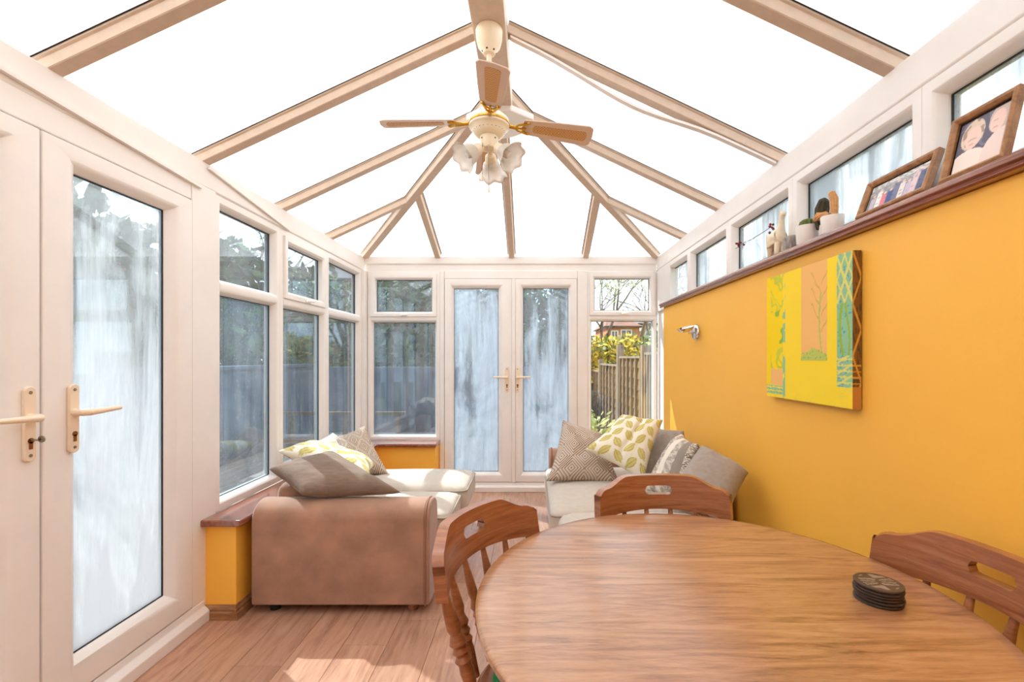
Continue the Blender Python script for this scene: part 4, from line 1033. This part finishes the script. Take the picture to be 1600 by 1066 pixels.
# potted plant outside
pp = empty('potted_shrub', (.78, 5.3, -.2), 'grey pot with a pale leafy plant outside the back right window', 'potted plant')
MB().lathe([(.12, 0), (.14, .02), (.17, .28), (.185, .30), (.185, .34), (.165, .34), (.155, .28), (.0001, .27)], (.78, 5.3, -.2), n=24).build('pot', 'plant_pot', pp, smooth=True)
mb = MB(); rs = random.Random(5)
for k in range(260):
    a = rs.uniform(0, 6.28); e = rs.uniform(.1, 1.3); q = rs.uniform(.06, .30); p = Vector((.78+q*math.cos(a)*math.cos(e), 5.3+q*math.sin(a)*math.cos(e), .15+q*1.6*math.sin(e)+.05))
    d = Vector((math.cos(a), math.sin(a), .6)).normalized(); b = d.orthogonal().normalized(); s_ = .05*rs.uniform(.7, 1.3); mb.add([p-d*s_, p-b*s_*.35, p+d*s_, p+b*s_*.35], [(0, 1, 2, 3)])
mb.build('foliage', 'leaf_pale', pp, normals=False)['kind'] = 'stuff'
MB().tube([(.78, 5.3, .07), (.78, 5.3, .32)], .012, 6).build('stem', 'bark', pp)
# houses
def house(name, label, x0, x1, y0, y1, ze, zp, wall, roof, wins, axis='x'):
    r = empty(name, ((x0+x1)/2, (y0+y1)/2, -.3), label, 'house')
    MB().box((x0, y0, -.3), (x1, y1, ze)).build('wall', wall, r)
    e = .35; ym = (y0+y1)/2
    if axis == 'x': pol = [(x0-e, y0-e, ze-.1), (x1+e, y0-e, ze-.1), (x1+e, y1+e, ze-.1), (x0-e, y1+e, ze-.1), (x0+(x1-x0)*.25, ym, zp), (x1-(x1-x0)*.25, ym, zp)]
    f = [(0, 1, 5, 4), (1, 2, 5), (2, 3, 4, 5), (3, 0, 4), (0, 3, 2, 1)]
    MB().add(pol, f).build('roof', roof, r)
    MB().box((x0-e-.03, y0-e-.06, ze-.22), (x1+e+.03, y0-e, ze-.06)).build('gutter', 'gasket', r)
    for (face, a, b, c, d) in wins:
        if face == 'y':
            T = lambda u, v, q: (u, y0-q, v)
        else:
            T = lambda u, v, q: (x1+q, u, v)
        fr = MB().ring(T, a, b, c, d, [(0, 0), (0, .05), (.09, .05), (.09, 0)]).build('window', 'white_render', r)
        MB().box(*tbox(T, a+.08, b-.08, c+.08, d-.08, .0, .02)).build('pane', 'dark_glass', fr)
        MB().box(*tbox(T, (a+b)/2-.04, (a+b)/2+.04, c+.08, d-.08, .0, .045)).build('mullion', 'white_render', fr)
    return r
house('brick_house', 'red brick house with a brown roof beyond the fence', 7.5, 10.7, 45, 53, 4.5, 5.6, 'brick_red', 'roof_tile', [('y', 8.85, 9.95, 3.05, 4.1), ('y', 5.0+2.9, 8.6, 3.05, 4.0)])
house('white_house', 'white rendered house at the right behind the branches', 11.3, 15.5, 47, 54, 4.9, 6.4, 'white_render', 'slate_tile', [('y', 12.0, 13.2, 3.0, 4.2)])
house('white_house', 'white rendered neighbour house behind the garden on the left', -9.5, -2.8, 19, 26, 4.6, 7.0, 'white_render', 'slate_tile', [('y', -6.6, -5.2, .9, 2.4), ('y', -4.9, -3.7, .9, 2.4), ('y', -6.6, -5.2, 3.0, 4.2), ('y', -8.8, -7.4, .9, 2.4)])
house('brick_house', 'brick house with a slate roof behind the left hedge', -22, -13, 0, 15, 5.0, 8.0, 'brick_red', 'slate_tile', [('x', 3, 4.6, 2.9, 4.2), ('x', 7, 8.6, 2.9, 4.2), ('x', 10.4, 12, 2.9, 4.2)])
# bare tree
def tree(label, base, h, seed, spread=.55, depth=5, leafm='leaf_pale', nl=1):
    rs = random.Random(seed); r = empty('garden_tree', base, label, 'tree'); tr = MB(); br = MB(); lf = MB()
    def grow(p, d, L, rad, lev):
        q = p+d*L*.5+Vector((rs.uniform(-.05, .05), rs.uniform(-.05, .05), 0))*L; e = q+(d+Vector((rs.uniform(-.2, .2), rs.uniform(-.2, .2), rs.uniform(-.05, .15)))).normalized()*L*.5
        (tr if lev == 0 else br).tube([p, q, e], [rad, rad*.85, rad*.66], 6 if lev < 2 else 4, False)
        if lev >= 3:
            for k in range(nl):
                c = q+(e-q)*rs.random()+Vector((rs.gauss(0, .05), rs.gauss(0, .05), rs.gauss(0, .05))); a = Vector((rs.gauss(0, 1), rs.gauss(0, 1), rs.gauss(0, 1))).normalized(); b = a.orthogonal(); s_ = .045
                lf.add([c-a*s_, c-b*s_*.5, c+a*s_, c+b*s_*.5], [(0, 1, 2, 3)])
        if lev < depth:
            for k in range(3 if lev < 4 else 2):
                nd = (d+Vector((rs.gauss(0, spread), rs.gauss(0, spread), rs.uniform(-.15, .45)))).normalized(); grow(e if k else q+(e-q)*.6, nd, L*rs.uniform(.6, .82), rad*.55, lev+1)
    grow(Vector(base), Vector((0, 0, 1)), h, h*.055, 0)
    tr.build('trunk', 'bark', r, smooth=True, normals=False); o = br.build('branches', 'bark', r, normals=False); o['kind'] = 'stuff'
    if lf.v: o = lf.build('foliage', leafm, r, normals=False); o['kind'] = 'stuff'
tree('bare spring tree beyond the fence behind the yellow shrub', (2.3, 13.4, -.25), 1.7, 41, nl=2, depth=6, spread=.75)
tree('bare slender tree further right beyond the fence', (4.6, 18.5, -.25), 2.1, 43, nl=1, depth=6, spread=.7)
tree('bare tree rising behind the left garden wall', (-9.6, 17.5, -.25), 2.3, 47, nl=2)
